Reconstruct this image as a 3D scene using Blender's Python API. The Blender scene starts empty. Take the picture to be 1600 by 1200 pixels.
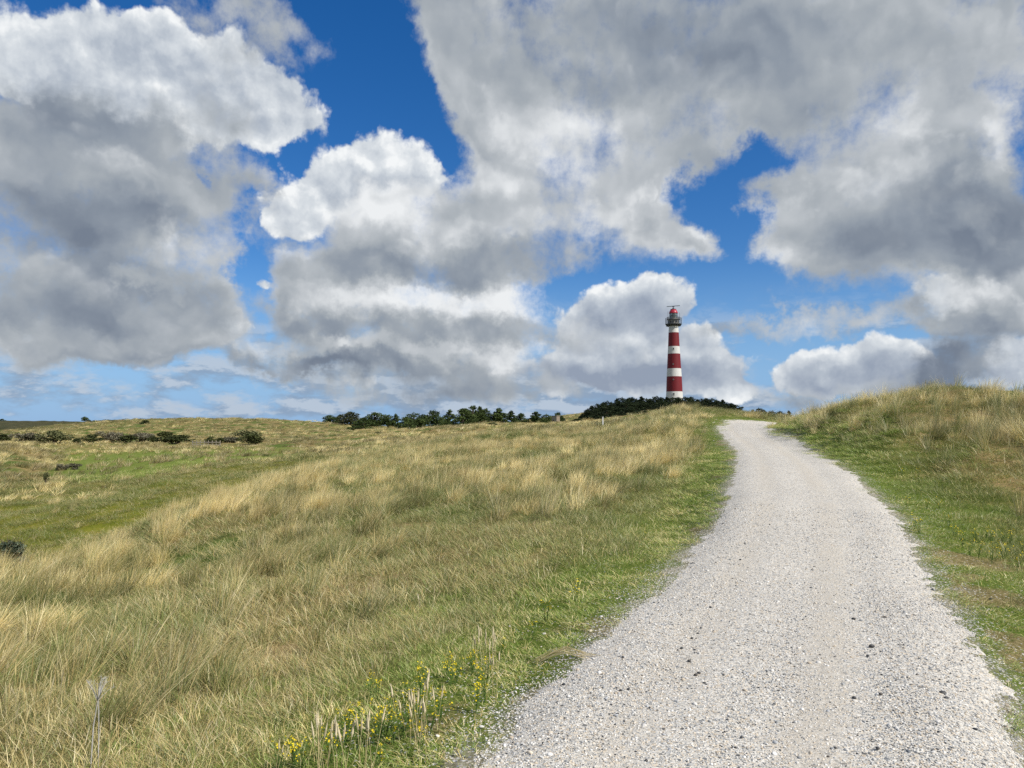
import bpy, bmesh, math, random
import numpy as np
from mathutils import Vector, Matrix, noise as mnoise

scene = bpy.context.scene
random.seed(7)
RNG = np.random.default_rng(11)

# ------------------------------------------------------------------ camera
CAM_Z = 1.65
FPX = 1142.0                      # focal length in photograph pixels (1600 wide)
HORIZON = 665.0
PITCH = math.atan((HORIZON - 600.0) / FPX)
cam_data = bpy.data.cameras.new("camera")
cam_data.sensor_width = 36.0
cam_data.lens = 36.0 * FPX / 1600.0
cam_data.clip_start = 0.05
cam_data.clip_end = 9000.0
cam = bpy.data.objects.new("camera", cam_data)
scene.collection.objects.link(cam)
cam.location = (0, 0, CAM_Z)
cam.rotation_euler = (math.pi / 2 + PITCH, 0, 0)
scene.camera = cam
scene.render.resolution_x, scene.render.resolution_y = 1024, 768


def ray(px, py):
    """direction (X, Y, Z) of a photograph pixel, not normalised"""
    cx, cy = (px - 800.0) / FPX, (600.0 - py) / FPX
    c, s = math.cos(PITCH), math.sin(PITCH)
    return cx, c - cy * s, s + cy * c


def at(px, py, depth):
    x, y, z = ray(px, py)
    k = depth / y
    return x * k, depth, CAM_Z + z * k


# ------------------------------------------------------------------ light
SUN_EL, SUN_AZ = math.radians(44), math.radians(122)     # azimuth clockwise from +Y: right and behind
sun_data = bpy.data.lights.new("sun", 'SUN')
sun_data.energy = 4.8
sun_data.angle = math.radians(0.6)
sun_data.color = (1.0, 0.945, 0.86)
sun = bpy.data.objects.new("sun", sun_data)
scene.collection.objects.link(sun)
to_sun = Vector((math.sin(SUN_AZ) * math.cos(SUN_EL), math.cos(SUN_AZ) * math.cos(SUN_EL), math.sin(SUN_EL)))
sun.rotation_euler = to_sun.to_track_quat('Z', 'Y').to_euler()

scene.view_settings.view_transform = 'Standard'
scene.view_settings.look = 'None'
scene.view_settings.exposure = 0.12
scene.view_settings.gamma = 1.0
scene.render.film_transparent = False
scene.cycles.use_denoising = False


class NT:
    """small helper for node trees"""

    def __init__(self, tree):
        self.t = tree

    def node(self, kind, **kw):
        n = self.t.nodes.new(kind)
        for k, v in kw.items():
            setattr(n, k, v)
        return n

    def put(self, sock, v):
        if v is None:
            return
        if isinstance(v, bpy.types.NodeSocket):
            self.t.links.new(v, sock)
        else:
            sock.default_value = v

    def m(self, op, a, b=None, c=None, clamp=False):
        n = self.node('ShaderNodeMath', operation=op, use_clamp=clamp)
        for i, v in enumerate((a, b, c)):
            self.put(n.inputs[i], v)
        return n.outputs[0]

    def v(self, op, a, b=None, c=None):
        n = self.node('ShaderNodeVectorMath', operation=op)
        for i, x in enumerate((a, b, c)):
            self.put(n.inputs[i], x)
        return n.outputs['Value'] if op in ('DOT_PRODUCT', 'LENGTH', 'DISTANCE') else n.outputs['Vector']

    def noise(self, vec, scale, detail=6, rough=0.55, dim='2D', lac=2.0, dist=0.0, col=False):
        n = self.node('ShaderNodeTexNoise', noise_dimensions=dim)
        self.put(n.inputs['Vector'], vec)
        n.inputs['Scale'].default_value = scale
        n.inputs['Detail'].default_value = detail
        n.inputs['Roughness'].default_value = rough
        n.inputs['Lacunarity'].default_value = lac
        n.inputs['Distortion'].default_value = dist
        return n.outputs['Color' if col else 'Fac']

    def voro(self, vec, scale, out='Distance', feature='F1', detail=0, rough=0.5, dim='2D', rand=1.0):
        n = self.node('ShaderNodeTexVoronoi', feature=feature, voronoi_dimensions=dim)
        self.put(n.inputs['Vector'], vec)
        n.inputs['Scale'].default_value = scale
        if 'Detail' in n.inputs:
            n.inputs['Detail'].default_value = detail
            n.inputs['Roughness'].default_value = rough
        n.inputs['Randomness'].default_value = rand
        return n.outputs[out]

    def ss(self, x, lo, hi, a=0.0, b=1.0, kind='SMOOTHSTEP'):
        n = self.node('ShaderNodeMapRange', interpolation_type=kind)
        n.clamp = True
        for s, val in zip(('Value', 'From Min', 'From Max', 'To Min', 'To Max'), (x, lo, hi, a, b)):
            self.put(n.inputs[s], val)
        return n.outputs[0]

    def mix(self, f, a, b, mode='MIX'):
        n = self.node('ShaderNodeMix', data_type='RGBA', blend_type=mode)
        self.put(n.inputs['Factor'], f)
        self.put(n.inputs[6], a)
        self.put(n.inputs[7], b)
        return n.outputs[2]

    def ramp(self, f, stops, interp='LINEAR'):
        n = self.node('ShaderNodeValToRGB')
        n.color_ramp.interpolation = interp
        el = n.color_ramp.elements
        el[0].position, el[0].color = stops[0][0], (*stops[0][1], 1)
        el[1].position, el[1].color = stops[-1][0], (*stops[-1][1], 1)
        for p, c in stops[1:-1]:
            e = el.new(p)
            e.color = (*c, 1)
        self.put(n.inputs[0], f)
        return n.outputs[0]


# ------------------------------------------------------------------ sky
world = bpy.data.worlds.new("World")
scene.world = world
world.use_nodes = True


def azel(px, py):
    x, y, z = ray(px, py)
    return math.atan2(x, y), math.atan2(z, math.hypot(x, y))


def build_sky():
    t = world.node_tree
    t.nodes.clear()
    N = NT(t)
    world.cycles.sampling_method = 'MANUAL'
    world.cycles.sample_map_resolution = 512
    gen = N.node('ShaderNodeTexCoord').outputs['Generated']
    d = N.v('NORMALIZE', gen)
    sep = N.node('ShaderNodeSeparateXYZ')
    N.put(sep.inputs[0], d)
    az = N.m('ARCTAN2', sep.outputs[0], sep.outputs[1])
    el = N.m('ARCSINE', sep.outputs[2])
    cb = N.node('ShaderNodeCombineXYZ')
    N.put(cb.inputs[0], az)
    N.put(cb.inputs[1], el)
    p = cb.outputs[0]

    sky = N.node('ShaderNodeTexSky', sky_type='NISHITA')
    sky.sun_disc = False
    sky.sun_elevation = SUN_EL
    sky.sun_rotation = SUN_AZ
    sky.air_density = 1.0
    sky.dust_density = 0.35
    sky.ozone_density = 2.6
    hs = N.node('ShaderNodeHueSaturation')
    hs.inputs['Saturation'].default_value = 1.38
    hs.inputs['Value'].default_value = 0.90
    N.put(hs.inputs['Color'], sky.outputs[0])
    blue = N.v('MULTIPLY', hs.outputs[0], (0.86, 0.95, 1.16))

    def field(pv, blobs):
        """sum of soft elliptical masses, each given by its direction"""
        acc = None
        for (px, py, rx, ry, amp) in blobs:
            a, e = azel(px, py)
            sx, sy = 0.55 * FPX / (rx * math.cos(a) ** 2), 0.55 * FPX / ry
            q = N.v('MULTIPLY_ADD', pv, (sx, sy, 0), (-a * sx, -e * sy, 0))
            g = N.m('SUBTRACT', 1.0, N.v('DOT_PRODUCT', q, q), clamp=True)
            g = N.m('MULTIPLY', g, g)
            acc = N.m('MULTIPLY_ADD', g, amp, 0.0 if acc is None else acc)
        return acc

    # warped coordinates: ragged outlines for the masses
    wn = N.noise(p, 6.0, 6, 0.62, col=True)
    wv = N.v('SUBTRACT', wn, (0.5, 0.5, 0.5))
    pw = N.v('MULTIPLY_ADD', wv, (0.19, 0.13, 0.0), p)
    pw2 = N.v('MULTIPLY_ADD', wv, (0.08, 0.06, 0.0), p)
    # away from the picture the sky goes on with plain broken cloud
    # Sun is to the right and above: where the cloud thins out in that direction it is lit
    OFF = (0.012, 0.020, 0.0)
    psun = N.v('ADD', p, OFF)

    K = 10.0    # background strength is 0.1

    def col(r, g, b):
        return (r * K, g * K, b * K, 1)

    # ---- layer 1: low bank of far cloud above the horizon
    st = N.v('MULTIPLY', p, (1.0, 2.6, 1.0))
    lo1 = N.noise(st, 13.0, 7, 0.60)
    lo2 = N.noise(N.v('ADD', st, (0.006, 0.03, 0)), 13.0, 7, 0.60)
    low_zone = N.m('MULTIPLY', N.ss(el, 0.0, 0.015), N.ss(el, 0.19, 0.07))
    lowD = N.m('ADD', N.m('MULTIPLY', N.m('SUBTRACT', lo1, 0.485), 3.0), field(pw2, LOW_BLOBS))
    a_low = N.m('MULTIPLY', N.ss(lowD, -0.30, 0.50), low_zone)
    l_low = N.ss(N.m('SUBTRACT', lo1, lo2), -0.06, 0.11)
    c_low = N.mix(l_low, col(0.24, 0.32, 0.44), col(0.47, 0.53, 0.61))
    hz = N.ss(el, 0.24, 0.0, 0.0, 0.8)
    out = N.mix(hz, blue, col(0.21, 0.41, 0.72))
    out = N.mix(N.m('MULTIPLY', a_low, 0.82), out, c_low)

    # ---- layer 2: crisp white cumulus heads
    def billow(v):
        b = N.voro(v, 14.0, detail=4, rough=0.5)
        n = N.noise(v, 18.0, 6, 0.58)
        return N.m('MULTIPLY_ADD', b, -0.70, N.m('MULTIPLY_ADD', n, 1.0, -0.03))
    b1 = billow(N.v('MULTIPLY_ADD', wv, (0.03, 0.03, 0.0), p))
    b2 = billow(N.v('MULTIPLY_ADD', wv, (0.03, 0.03, 0.0), N.v('ADD', p, (0.006, 0.012, 0))))
    fB = field(pw2, WHITE_BLOBS)
    DB = N.m('MULTIPLY_ADD', N.m('SUBTRACT', b1, 0.1), 0.9, N.m('SUBTRACT', fB, 0.34))
    aB = N.ss(DB, -0.08, 0.24)
    relB = N.m('MULTIPLY', N.m('SUBTRACT', b1, b2), 0.75)
    thickB = N.ss(DB, 0.2, 1.3)
    shB = N.m('ADD', N.m('SUBTRACT', N.m('ADD', 0.80, relB), N.m('MULTIPLY', thickB, 0.20)), field(pw2, WHITE_SHADE))
    cB = N.ramp(shB, [(0.0, (0.27, 0.32, 0.41)), (0.45, (0.42, 0.47, 0.54)), (0.8, (0.63, 0.67, 0.71)), (1.0, (0.84, 0.86, 0.87))])
    cB = N.v('MULTIPLY', cB, (K, K, K))
    out = N.mix(aB, out, cB)

    # ---- layer 3: the big soft grey and white masses
    n1 = N.noise(p, 7.0, 7, 0.54)
    n3 = N.noise(p, 26.0, 6, 0.64)
    n0 = N.noise(N.v('MULTIPLY_ADD', wv, (0.08, 0.07, 0.0), p), 4.0, 4, 0.5)
    n0s = N.noise(N.v('MULTIPLY_ADD', wv, (0.08, 0.07, 0.0), psun), 4.0, 4, 0.5)
    fF = N.m('MINIMUM', field(pw, GREY_BLOBS), 1.25)
    fS = N.m('MULTIPLY', field(pw, SHADE_BLOBS), 1.35)
    DF = N.m('ADD', N.m('MULTIPLY', N.m('SUBTRACT', n1, 0.5), 2.2), N.m('SUBTRACT', fF, 0.44))
    # broken cloud over the rest of the sky
    side = N.m('MULTIPLY', N.ss(N.m('ABSOLUTE', az), 0.66, 0.95), 0.75)
    top = N.m('MULTIPLY', N.ss(el, 0.58, 0.8), 0.6)
    DF = N.m('ADD', DF, N.m('MAXIMUM', side, top))
    DF = N.m('SUBTRACT', DF, N.ss(el, 0.045, -0.01, 0.0, 1.2))
    DW = N.m('MULTIPLY_ADD', N.m('SUBTRACT', n3, 0.5), 1.1, DF)
    aF = N.ss(DW, -0.34, 0.74)
    thick = N.ss(DF, 0.10, 1.3)
    rel = N.m('MULTIPLY', N.m('SUBTRACT', n0, n0s), 2.2)
    fine = N.m('MULTIPLY', N.m('SUBTRACT', n3, 0.5), 0.05)
    base = N.m('ADD', N.m('SUBTRACT', 0.62, N.m('MULTIPLY', thick, 0.20)), N.m('ADD', fS, fine))
    sh = N.m('ADD', base, rel)
    GREY = [(0.0, (0.165, 0.20, 0.26)), (0.25, (0.25, 0.29, 0.345)), (0.5, (0.355, 0.39, 0.425)),
            (0.75, (0.49, 0.52, 0.55)), (1.0, (0.78, 0.80, 0.815))]
    cF = N.ramp(sh, GREY)
    cF = N.v('MULTIPLY', cF, (K, K, K))
    out = N.mix(aF, out, cF)
    # heaped heads inside the masses: lit on the sun's side, shaded beneath
    for (sc, seed, thr, amp, amax, up) in ((5.0, 3.7, 0.56, 1.20, 0.62, 0.030), (8.5, 11.3, 0.72, 1.0, 0.66, 0.020)):
        bv = N.v('MULTIPLY_ADD', wv, (0.05, 0.045, 0.0), N.v('ADD', p, (seed, seed * 0.7, 0)))

        def heap(v):
            vo = N.voro(v, sc, detail=4, rough=0.46)
            no = N.noise(v, sc * 1.3, 5, 0.55)
            return N.m('MULTIPLY_ADD', vo, -0.72, N.m('MULTIPLY_ADD', no, 0.9, 0.12))
        h1 = heap(bv)
        h2 = heap(N.v('ADD', bv, (up * 0.4, up, 0.0)))
        Dk = N.m('MULTIPLY_ADD', N.m('SUBTRACT', h1, 0.17), amp * 1.9, N.m('SUBTRACT', DF, thr))
        ak = N.m('MULTIPLY', N.ss(Dk, -0.10, 0.55), N.ss(el, 0.48, 0.30, amax * 0.4, amax))
        dif = N.m('MULTIPLY', N.m('SUBTRACT', h1, h2), 1.25)
        inner = N.m('MULTIPLY', N.ss(Dk, 0.05, 0.9), 0.17)
        sk = N.m('ADD', N.m('SUBTRACT', N.m('ADD', base, 0.13), inner), dif)
        ck = N.v('MULTIPLY', N.ramp(sk, GREY), (K, K, K))
        out = N.mix(ak, out, ck)

    bg = N.node('ShaderNodeBackground')
    bg.inputs['Strength'].default_value = 0.1
    N.put(bg.inputs['Color'], out)
    o = N.node('ShaderNodeOutputWorld')
    t.links.new(bg.outputs[0], o.inputs['Surface'])


# directions below are given through the photograph's pixels: x, y, half width, half height, weight
WHITE_BLOBS = [
    (30, 75, 80, 62, 1.0), (120, 130, 90, 50, .8), (190, 95, 90, 52, 1.0), (250, 75, 60, 40, .6), (320, 120, 100, 66, 1.1), (410, 175, 70, 40, 1.0), (250, 165, 130, 60, .9), (440, 195, 50, 25, .6),
    (600, 262, 70, 46, 1.2), (540, 285, 55, 50, 1.0), (470, 322, 46, 46, 1.2), (450, 350, 36, 30, .9), (680, 285, 60, 30, .7),
    (345, 500, 40, 24, 1.1), (300, 525, 42, 26, 1.0), (580, 112, 26, 22, .55),
    (900, 505, 50, 34, 1.1), (935, 552, 60, 34, 1.0), (990, 575, 50, 30, 1.0), (870, 585, 70, 34, .8), (1085, 565, 60, 36, 1.0), (1130, 585, 40, 24, .8), (1030, 590, 60, 34, .8),
    (1160, 612, 40, 15, 1.0), (1000, 466, 70, 34, 1.2), (1010, 515, 70, 34, .9), (950, 495, 40, 24, .7), 
    (1260, 588, 50, 24, 1.0), (1330, 572, 75, 32, 1.2), (1400, 578, 60, 32, 1.1), (1440, 595, 50, 24, .8), (1585, 560, 50, 40, 1.0), (1480, 470, 55, 30, .9), (1560, 455, 55, 25, .8),
    (20, 510, 40, 35, 1.0), (415, 450, 18, 10, .8), (560, 595, 40, 20, .6),
]
WHITE_SHADE = [
    (930, 590, 130, 30, -.45), (890, 530, 50, 18, -.3), (960, 545, 30, 16, -.25), (1010, 590, 60, 24, -.3), (780, 600, 130, 30, -.35), (1350, 594, 140, 24, -.5), (1000, 490, 90, 26, -.38), (1040, 530, 50, 24, -.25), (1585, 570, 60, 30, -.35), (1440, 600, 50, 24, -.3), (1130, 585, 40, 20, -.2), (600, 300, 60, 22, -.1), (1080, 585, 60, 20, -.3), (340, 540, 80, 14, -.25),
    (470, 80, 90, 50, -.3), (600, 245, 60, 20, .2), (470, 315, 40, 30, .2), (540, 30, 40, 40, -.3),
]
GREY_BLOBS = [
    # left mass
    (110, 235, 150, 70, 1.0), (60, 330, 140, 110, .9), (250, 300, 150, 80, .9), (350, 300, 70, 80, .7), (150, 420, 160, 90, .8), (320, 410, 80, 50, .8), (230, 470, 110, 50, .6),
    (90, 500, 60, 50, .5), (140, 560, 90, 22, .6), (30, 555, 80, 45, .8), (190, 545, 110, 40, .8), (290, 500, 70, 40, .6),
    # middle mass
    (690, 310, 110, 55, 1.0), (600, 350, 75, 60, .9), (640, 420, 140, 60, .9), (780, 390, 100, 60, .8), (470, 450, 40, 40, .5), (680, 490, 210, 60, 1.0), (430, 525, 90, 42, .9),
    (390, 560, 110, 20, .8), (540, 565, 120, 24, .9), (760, 545, 120, 40, .8), (720, 600, 150, 30, .5), (820, 620, 130, 22, .5), (600, 610, 120, 16, .4), (1330, 620, 150, 24, .8), (1480, 590, 70, 50, .8), (1230, 610, 50, 20, .4),
    # top and right
    (700, 40, 60, 60, .8), (760, 100, 80, 80, .9), (860, 60, 170, 120, .9), (1100, 60, 240, 110, 1.0), (1400, 50, 220, 80, .9), (1560, 20, 90, 60, .5), (900, 210, 140, 80, 1.0), (1020, 220, 140, 80, .9),
    (1140, 180, 70, 45, .8), (950, 310, 120, 70, .9), (830, 290, 60, 60, .7), (1050, 375, 60, 34, .8), (1110, 392, 50, 28, .7), (860, 400, 60, 25, .4),
    (1330, 210, 110, 70, .9), (1460, 230, 140, 110, .9), (1240, 290, 70, 45, .8), (1560, 300, 90, 130, 1.0), (1350, 330, 150, 70, .9), (1290, 400, 80, 40, .6), (1450, 400, 140, 70, .9), (1510, 520, 70, 70, .8),
    (1580, 430, 60, 60, .6), (1300, 514, 170, 15, .95), (1130, 525, 70, 14, .4),
    (340, 12, 60, 22, .75), (400, 60, 60, 30, .6), (470, 95, 55, 32, .7), (540, 25, 26, 26, .5),
    # clear gaps
    (1110, 300, 40, 32, -.8), (1190, 235, 40, 25, -.7), (1165, 370, 50, 50, -.9), (560, 60, 110, 110, -.8), (660, 200, 70, 60, -.8), (500, 210, 60, 50, -.7), (450, 290, 22, 60, -.6), (395, 440, 30, 40, -.7),
    (880, 450, 60, 20, -.7), (1090, 445, 50, 14, -.4), (1120, 470, 50, 40, -.5), (1200, 470, 110, 40, -.5), (1530, 95, 45, 28, -.7), (70, 30, 110, 20, -.6), (70, 525, 35, 14, -.6), (240, 597, 60, 8, -.5), (800, 105, 18, 18, -.3), (310, 265, 10, 12, -.5),
]
SHADE_BLOBS = [
    (60, 330, 140, 40, -.11), (180, 190, 140, 60, -.12), (60, 190, 90, 50, -.08), (200, 350, 160, 30, -.10), (330, 260, 60, 60, -.06), (270, 285, 90, 30, .04), (100, 470, 150, 40, -.14), (300, 395, 80, 30, .20), (120, 500, 160, 60, -.10), (200, 440, 40, 10, .25), (140, 585, 130, 12, -.15),
    (680, 280, 110, 30, .26), (590, 320, 60, 40, .18), (660, 345, 100, 30, .16), (630, 430, 150, 22, -.22), (780, 400, 90, 25, -.16), (600, 480, 130, 20, .30), (760, 475, 110, 20, .26), (700, 520, 180, 14, -.14),
    (600, 545, 180, 11, .16), (480, 570, 180, 13, -.26), (440, 500, 60, 25, -.1), (380, 535, 60, 14, .1), (780, 560, 90, 14, .2), (760, 600, 160, 20, -.1),
    (1050, 30, 320, 70, -.10), (1150, 110, 220, 50, -.16), (760, 150, 50, 60, -.06), (860, 20, 200, 30, -.04), (860, 210, 90, 40, .18), (980, 260, 130, 60, .16), (900, 340, 120, 40, .06), (1130, 200, 60, 30, .08), (1060, 390, 80, 25, .1), (1380, 20, 160, 40, .06),
    (1270, 240, 80, 40, .2), (1400, 220, 90, 60, .14), (1580, 200, 40, 60, .2), (1540, 320, 130, 60, -.2), (1420, 340, 120, 40, -.05), (1300, 330, 100, 30, .08), (1260, 400, 50, 25, .14), (1470, 400, 120, 30, -.12), (1510, 540, 80, 60, -.22),
    (1480, 460, 60, 20, .2), (1300, 515, 140, 9, .1), (1340, 625, 150, 22, -.2), (1480, 590, 70, 50, -.22), (760, 620, 160, 20, -.05), (1130, 150, 120, 30, .08), (730, 60, 50, 60, .12), (790, 130, 60, 60, .1),
]
LOW_BLOBS = [
    (880, 605, 220, 44, .5), (640, 612, 260, 36, .45), (300, 610, 250, 16, -.1), (1200, 560, 60, 40, -.5), (1130, 620, 60, 12, .3), (130, 610, 200, 20, .05), (1500, 580, 80, 30, .3),
]
build_sky()

# ------------------------------------------------------------------ helpers for objects
def tag(o, label=None, cat=None, group=None, kind=None):
    if label: o["label"] = label
    if cat: o["category"] = cat
    if group: o["group"] = group
    if kind: o["kind"] = kind
    return o


def link(o, parent=None):
    scene.collection.objects.link(o)
    if parent is not None:
        o.parent = parent
    return o


def empty(name, loc, label, cat, group=None, rz=0.0):
    o = bpy.data.objects.new(name, None)
    o.empty_display_size = 0.2
    link(o)
    o.location = loc
    o.rotation_euler = (0, 0, rz)
    return tag(o, label, cat, group)


def mesh_np(name, verts, faces, smooth=False):
    """verts (n,3), faces: list of arrays (m,k)"""
    me = bpy.data.meshes.new(name)
    verts = np.asarray(verts, dtype=np.float32)
    faces = [np.asarray(f, dtype=np.int32) for f in faces if len(f)]
    nl = sum(f.size for f in faces)
    npoly = sum(len(f) for f in faces)
    me.vertices.add(len(verts))
    me.vertices.foreach_set("co", verts.ravel())
    if npoly:
        me.loops.add(nl)
        me.polygons.add(npoly)
        me.loops.foreach_set("vertex_index", np.concatenate([f.ravel() for f in faces]))
        starts, s = [], 0
        for f in faces:
            starts.append(s + np.arange(len(f)) * f.shape[1])
            s += f.size
        me.polygons.foreach_set("loop_start", np.concatenate(starts).astype(np.int32))
        if smooth:
            me.polygons.foreach_set("use_smooth", np.ones(npoly, dtype=bool))
    me.update(calc_edges=True)
    return me


def attr(me, name, data, kind='FLOAT', domain='POINT'):
    a = me.attributes.new(name, kind, domain)
    key = {'FLOAT': 'value', 'INT': 'value', 'FLOAT_VECTOR': 'vector'}[kind]
    a.data.foreach_set(key, np.ascontiguousarray(data).ravel())


def obj(name, me, mat, parent=None, loc=None):
    o = bpy.data.objects.new(name, me)
    if mat is not None:
        for x in (mat if isinstance(mat, (list, tuple)) else [mat]):
            me.materials.append(x)
    link(o, parent)
    if loc is not None:
        o.location = loc
    return o


def bm_obj(name, bm, mat, parent=None, loc=None, smooth=False):
    me = bpy.data.meshes.new(name)
    bmesh.ops.recalc_face_normals(bm, faces=bm.faces)
    bm.to_mesh(me)
    bm.free()
    if smooth:
        me.polygons.foreach_set("use_smooth", np.ones(len(me.polygons), dtype=bool))
    return obj(name, me, mat, parent, loc)


def add_lathe(bm, prof, n=48, mat_of=None, cap=True):
    """prof: list of (radius, z)"""
    rings = []
    for r, z in prof:
        rings.append([bm.verts.new((r * math.cos(2 * math.pi * i / n), r * math.sin(2 * math.pi * i / n), z)) for i in range(n)])
    for a, b in zip(rings[:-1], rings[1:]):
        for i in range(n):
            bm.faces.new((a[i], a[(i + 1) % n], b[(i + 1) % n], b[i]))
    if cap:
        if prof[0][0] > 1e-4: bm.faces.new(list(reversed(rings[0])))
        if prof[-1][0] > 1e-4: bm.faces.new(rings[-1])
    return rings


def add_box(bm, c, s, rot=None):
    m = Matrix.Translation(c) @ (rot.to_4x4() if rot is not None else Matrix()) @ Matrix.Diagonal((s[0], s[1], s[2], 1))
    return bmesh.ops.create_cube(bm, size=1.0, matrix=m)['verts']


def add_tube(bm, pts, radii, n=8):
    pts = [Vector(p) for p in pts]
    rings = []
    for i, p in enumerate(pts):
        d = (pts[min(i + 1, len(pts) - 1)] - pts[max(i - 1, 0)]).normalized()
        x = d.orthogonal().normalized()
        y = d.cross(x)
        r = radii[i] if hasattr(radii, '__len__') else radii
        rings.append([bm.verts.new(p + (x * math.cos(2 * math.pi * k / n) + y * math.sin(2 * math.pi * k / n)) * r) for k in range(n)])
    for a, b in zip(rings[:-1], rings[1:]):
        for k in range(n):
            bm.faces.new((a[k], a[(k + 1) % n], b[(k + 1) % n], b[k]))
    bm.faces.new(list(reversed(rings[0])))
    bm.faces.new(rings[-1])


def copy_tree(o, parent=None):
    c = o.copy()
    scene.collection.objects.link(c)
    c.parent = parent
    for ch in [x for x in scene.collection.objects if x.parent == o]:
        copy_tree(ch, c)
    return c


def new_mat(name, rough=0.8, spec=0.3):
    m = bpy.data.materials.new(name)
    m.use_nodes = True
    N = NT(m.node_tree)
    b = m.node_tree.nodes['Principled BSDF']
    b.inputs['Roughness'].default_value = rough
    b.inputs['Specular IOR Level'].default_value = spec
    return m, N, b


# ------------------------------------------------------------------ numpy noise
def vnoise(x, y, seed=0):
    xi, yi = np.floor(x).astype(np.int64), np.floor(y).astype(np.int64)
    fx, fy = x - xi, y - yi
    fx, fy = fx * fx * fx * (fx * (fx * 6 - 15) + 10), fy * fy * fy * (fy * (fy * 6 - 15) + 10)

    def h(a, b):
        n = (a * 374761393 + b * 668265263 + seed * 974711 + 1013904223) & 0x7fffffff
        n = ((n ^ (n >> 13)) * 1274126177) & 0x7fffffff
        return ((n ^ (n >> 16)) & 0xffff) / 65535.0
    return (h(xi, yi) * (1 - fx) + h(xi + 1, yi) * fx) * (1 - fy) + (h(xi, yi + 1) * (1 - fx) + h(xi + 1, yi + 1) * fx) * fy


def fbm(x, y, oct=4, seed=0, gain=0.5):
    s, a, t = 0.0, 1.0, 0.0
    for i in range(oct):
        s = s + a * vnoise(x * 2 ** i + 17.3 * i, y * 2 ** i - 9.1 * i, seed + i)
        t += a
        a *= gain
    return s / t - 0.5


def sstep(x, a, b):
    t = np.clip((x - a) / (b - a), 0, 1)
    return t * t * (3 - 2 * t)


# ------------------------------------------------------------------ path line
PATH_EDGES = [  # photo y, left x, right x, distance
    (1200, 742, 1590, 3.5), (1100, 858, 1542, 4.3), (1000, 962, 1490, 5.6), (900, 1062, 1433, 7.9), (800, 1133, 1388, 11.8),
    (750, 1150, 1338, 15.6), (720, 1153, 1296, 20.0), (700, 1148, 1258, 26.0), (680, 1130, 1215, 34.0), (668, 1119, 1203, 41.0), (663, 1126, 1208, 47.0)]
_c = []
for py, l, r, dd in PATH_EDGES:
    a, b = at(l, py, dd), at(r, py, dd)
    _c.append(((a[0] + b[0]) / 2, dd, (b[0] - a[0]) / 2))
_c = [(_c[0][0] - 1.1, -3.0, 1.34), (_c[0][0] - 0.55, 0.5, 1.32)] + _c
_c = [(x, y, min(w, 1.45)) for x, y, w in _c]
_lx, _ly = _c[-1][0], _c[-1][1]
_c += [(_lx + 1.6, _ly + 4.0, 1.4), (_lx + 5.5, _ly + 8, 1.4), (_lx + 12, _ly + 10.5, 1.4), (_lx + 22, _ly + 12, 1.4), (_lx + 40, _ly + 13, 1.4)]
_c = np.array(_c)


def catmull(P, n=24):
    out = []
    P = np.vstack([2 * P[0] - P[1], P, 2 * P[-1] - P[-2]])
    for i in range(1, len(P) - 2):
        p0, p1, p2, p3 = P[i - 1], P[i], P[i + 1], P[i + 2]
        for t in np.linspace(0, 1, n, endpoint=False):
            out.append(0.5 * (2 * p1 + (p2 - p0) * t + (2 * p0 - 5 * p1 + 4 * p2 - p3) * t * t + (3 * p1 - p0 - 3 * p2 + p3) * t ** 3))
    out.append(P[-2])
    return np.array(out)


PATH = catmull(_c)


def path_dist(x, y):
    """signed distance from the path's edge, positive outside; side -1 left, +1 right"""
    x, y = np.asarray(x, float).ravel(), np.asarray(y, float).ravel()
    d = np.full(len(x), 1e3)
    s = np.zeros(len(x))
    near = np.where((np.abs(y - 25) < 60) & (x > -40) & (x < 90))[0]
    tang = np.gradient(PATH[:, :2], axis=0)
    for k in range(0, len(near), 20000):
        id_ = near[k:k + 20000]
        dx = x[id_, None] - PATH[None, :, 0]
        dy = y[id_, None] - PATH[None, :, 1]
        d2 = np.sqrt(dx * dx + dy * dy)
        j = d2.argmin(1)
        r = np.arange(len(id_))
        d[id_] = d2[r, j] - PATH[j, 2]
        s[id_] = np.sign(dx[r, j] * tang[j, 1] - dy[r, j] * tang[j, 0])
    return d, s


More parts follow.
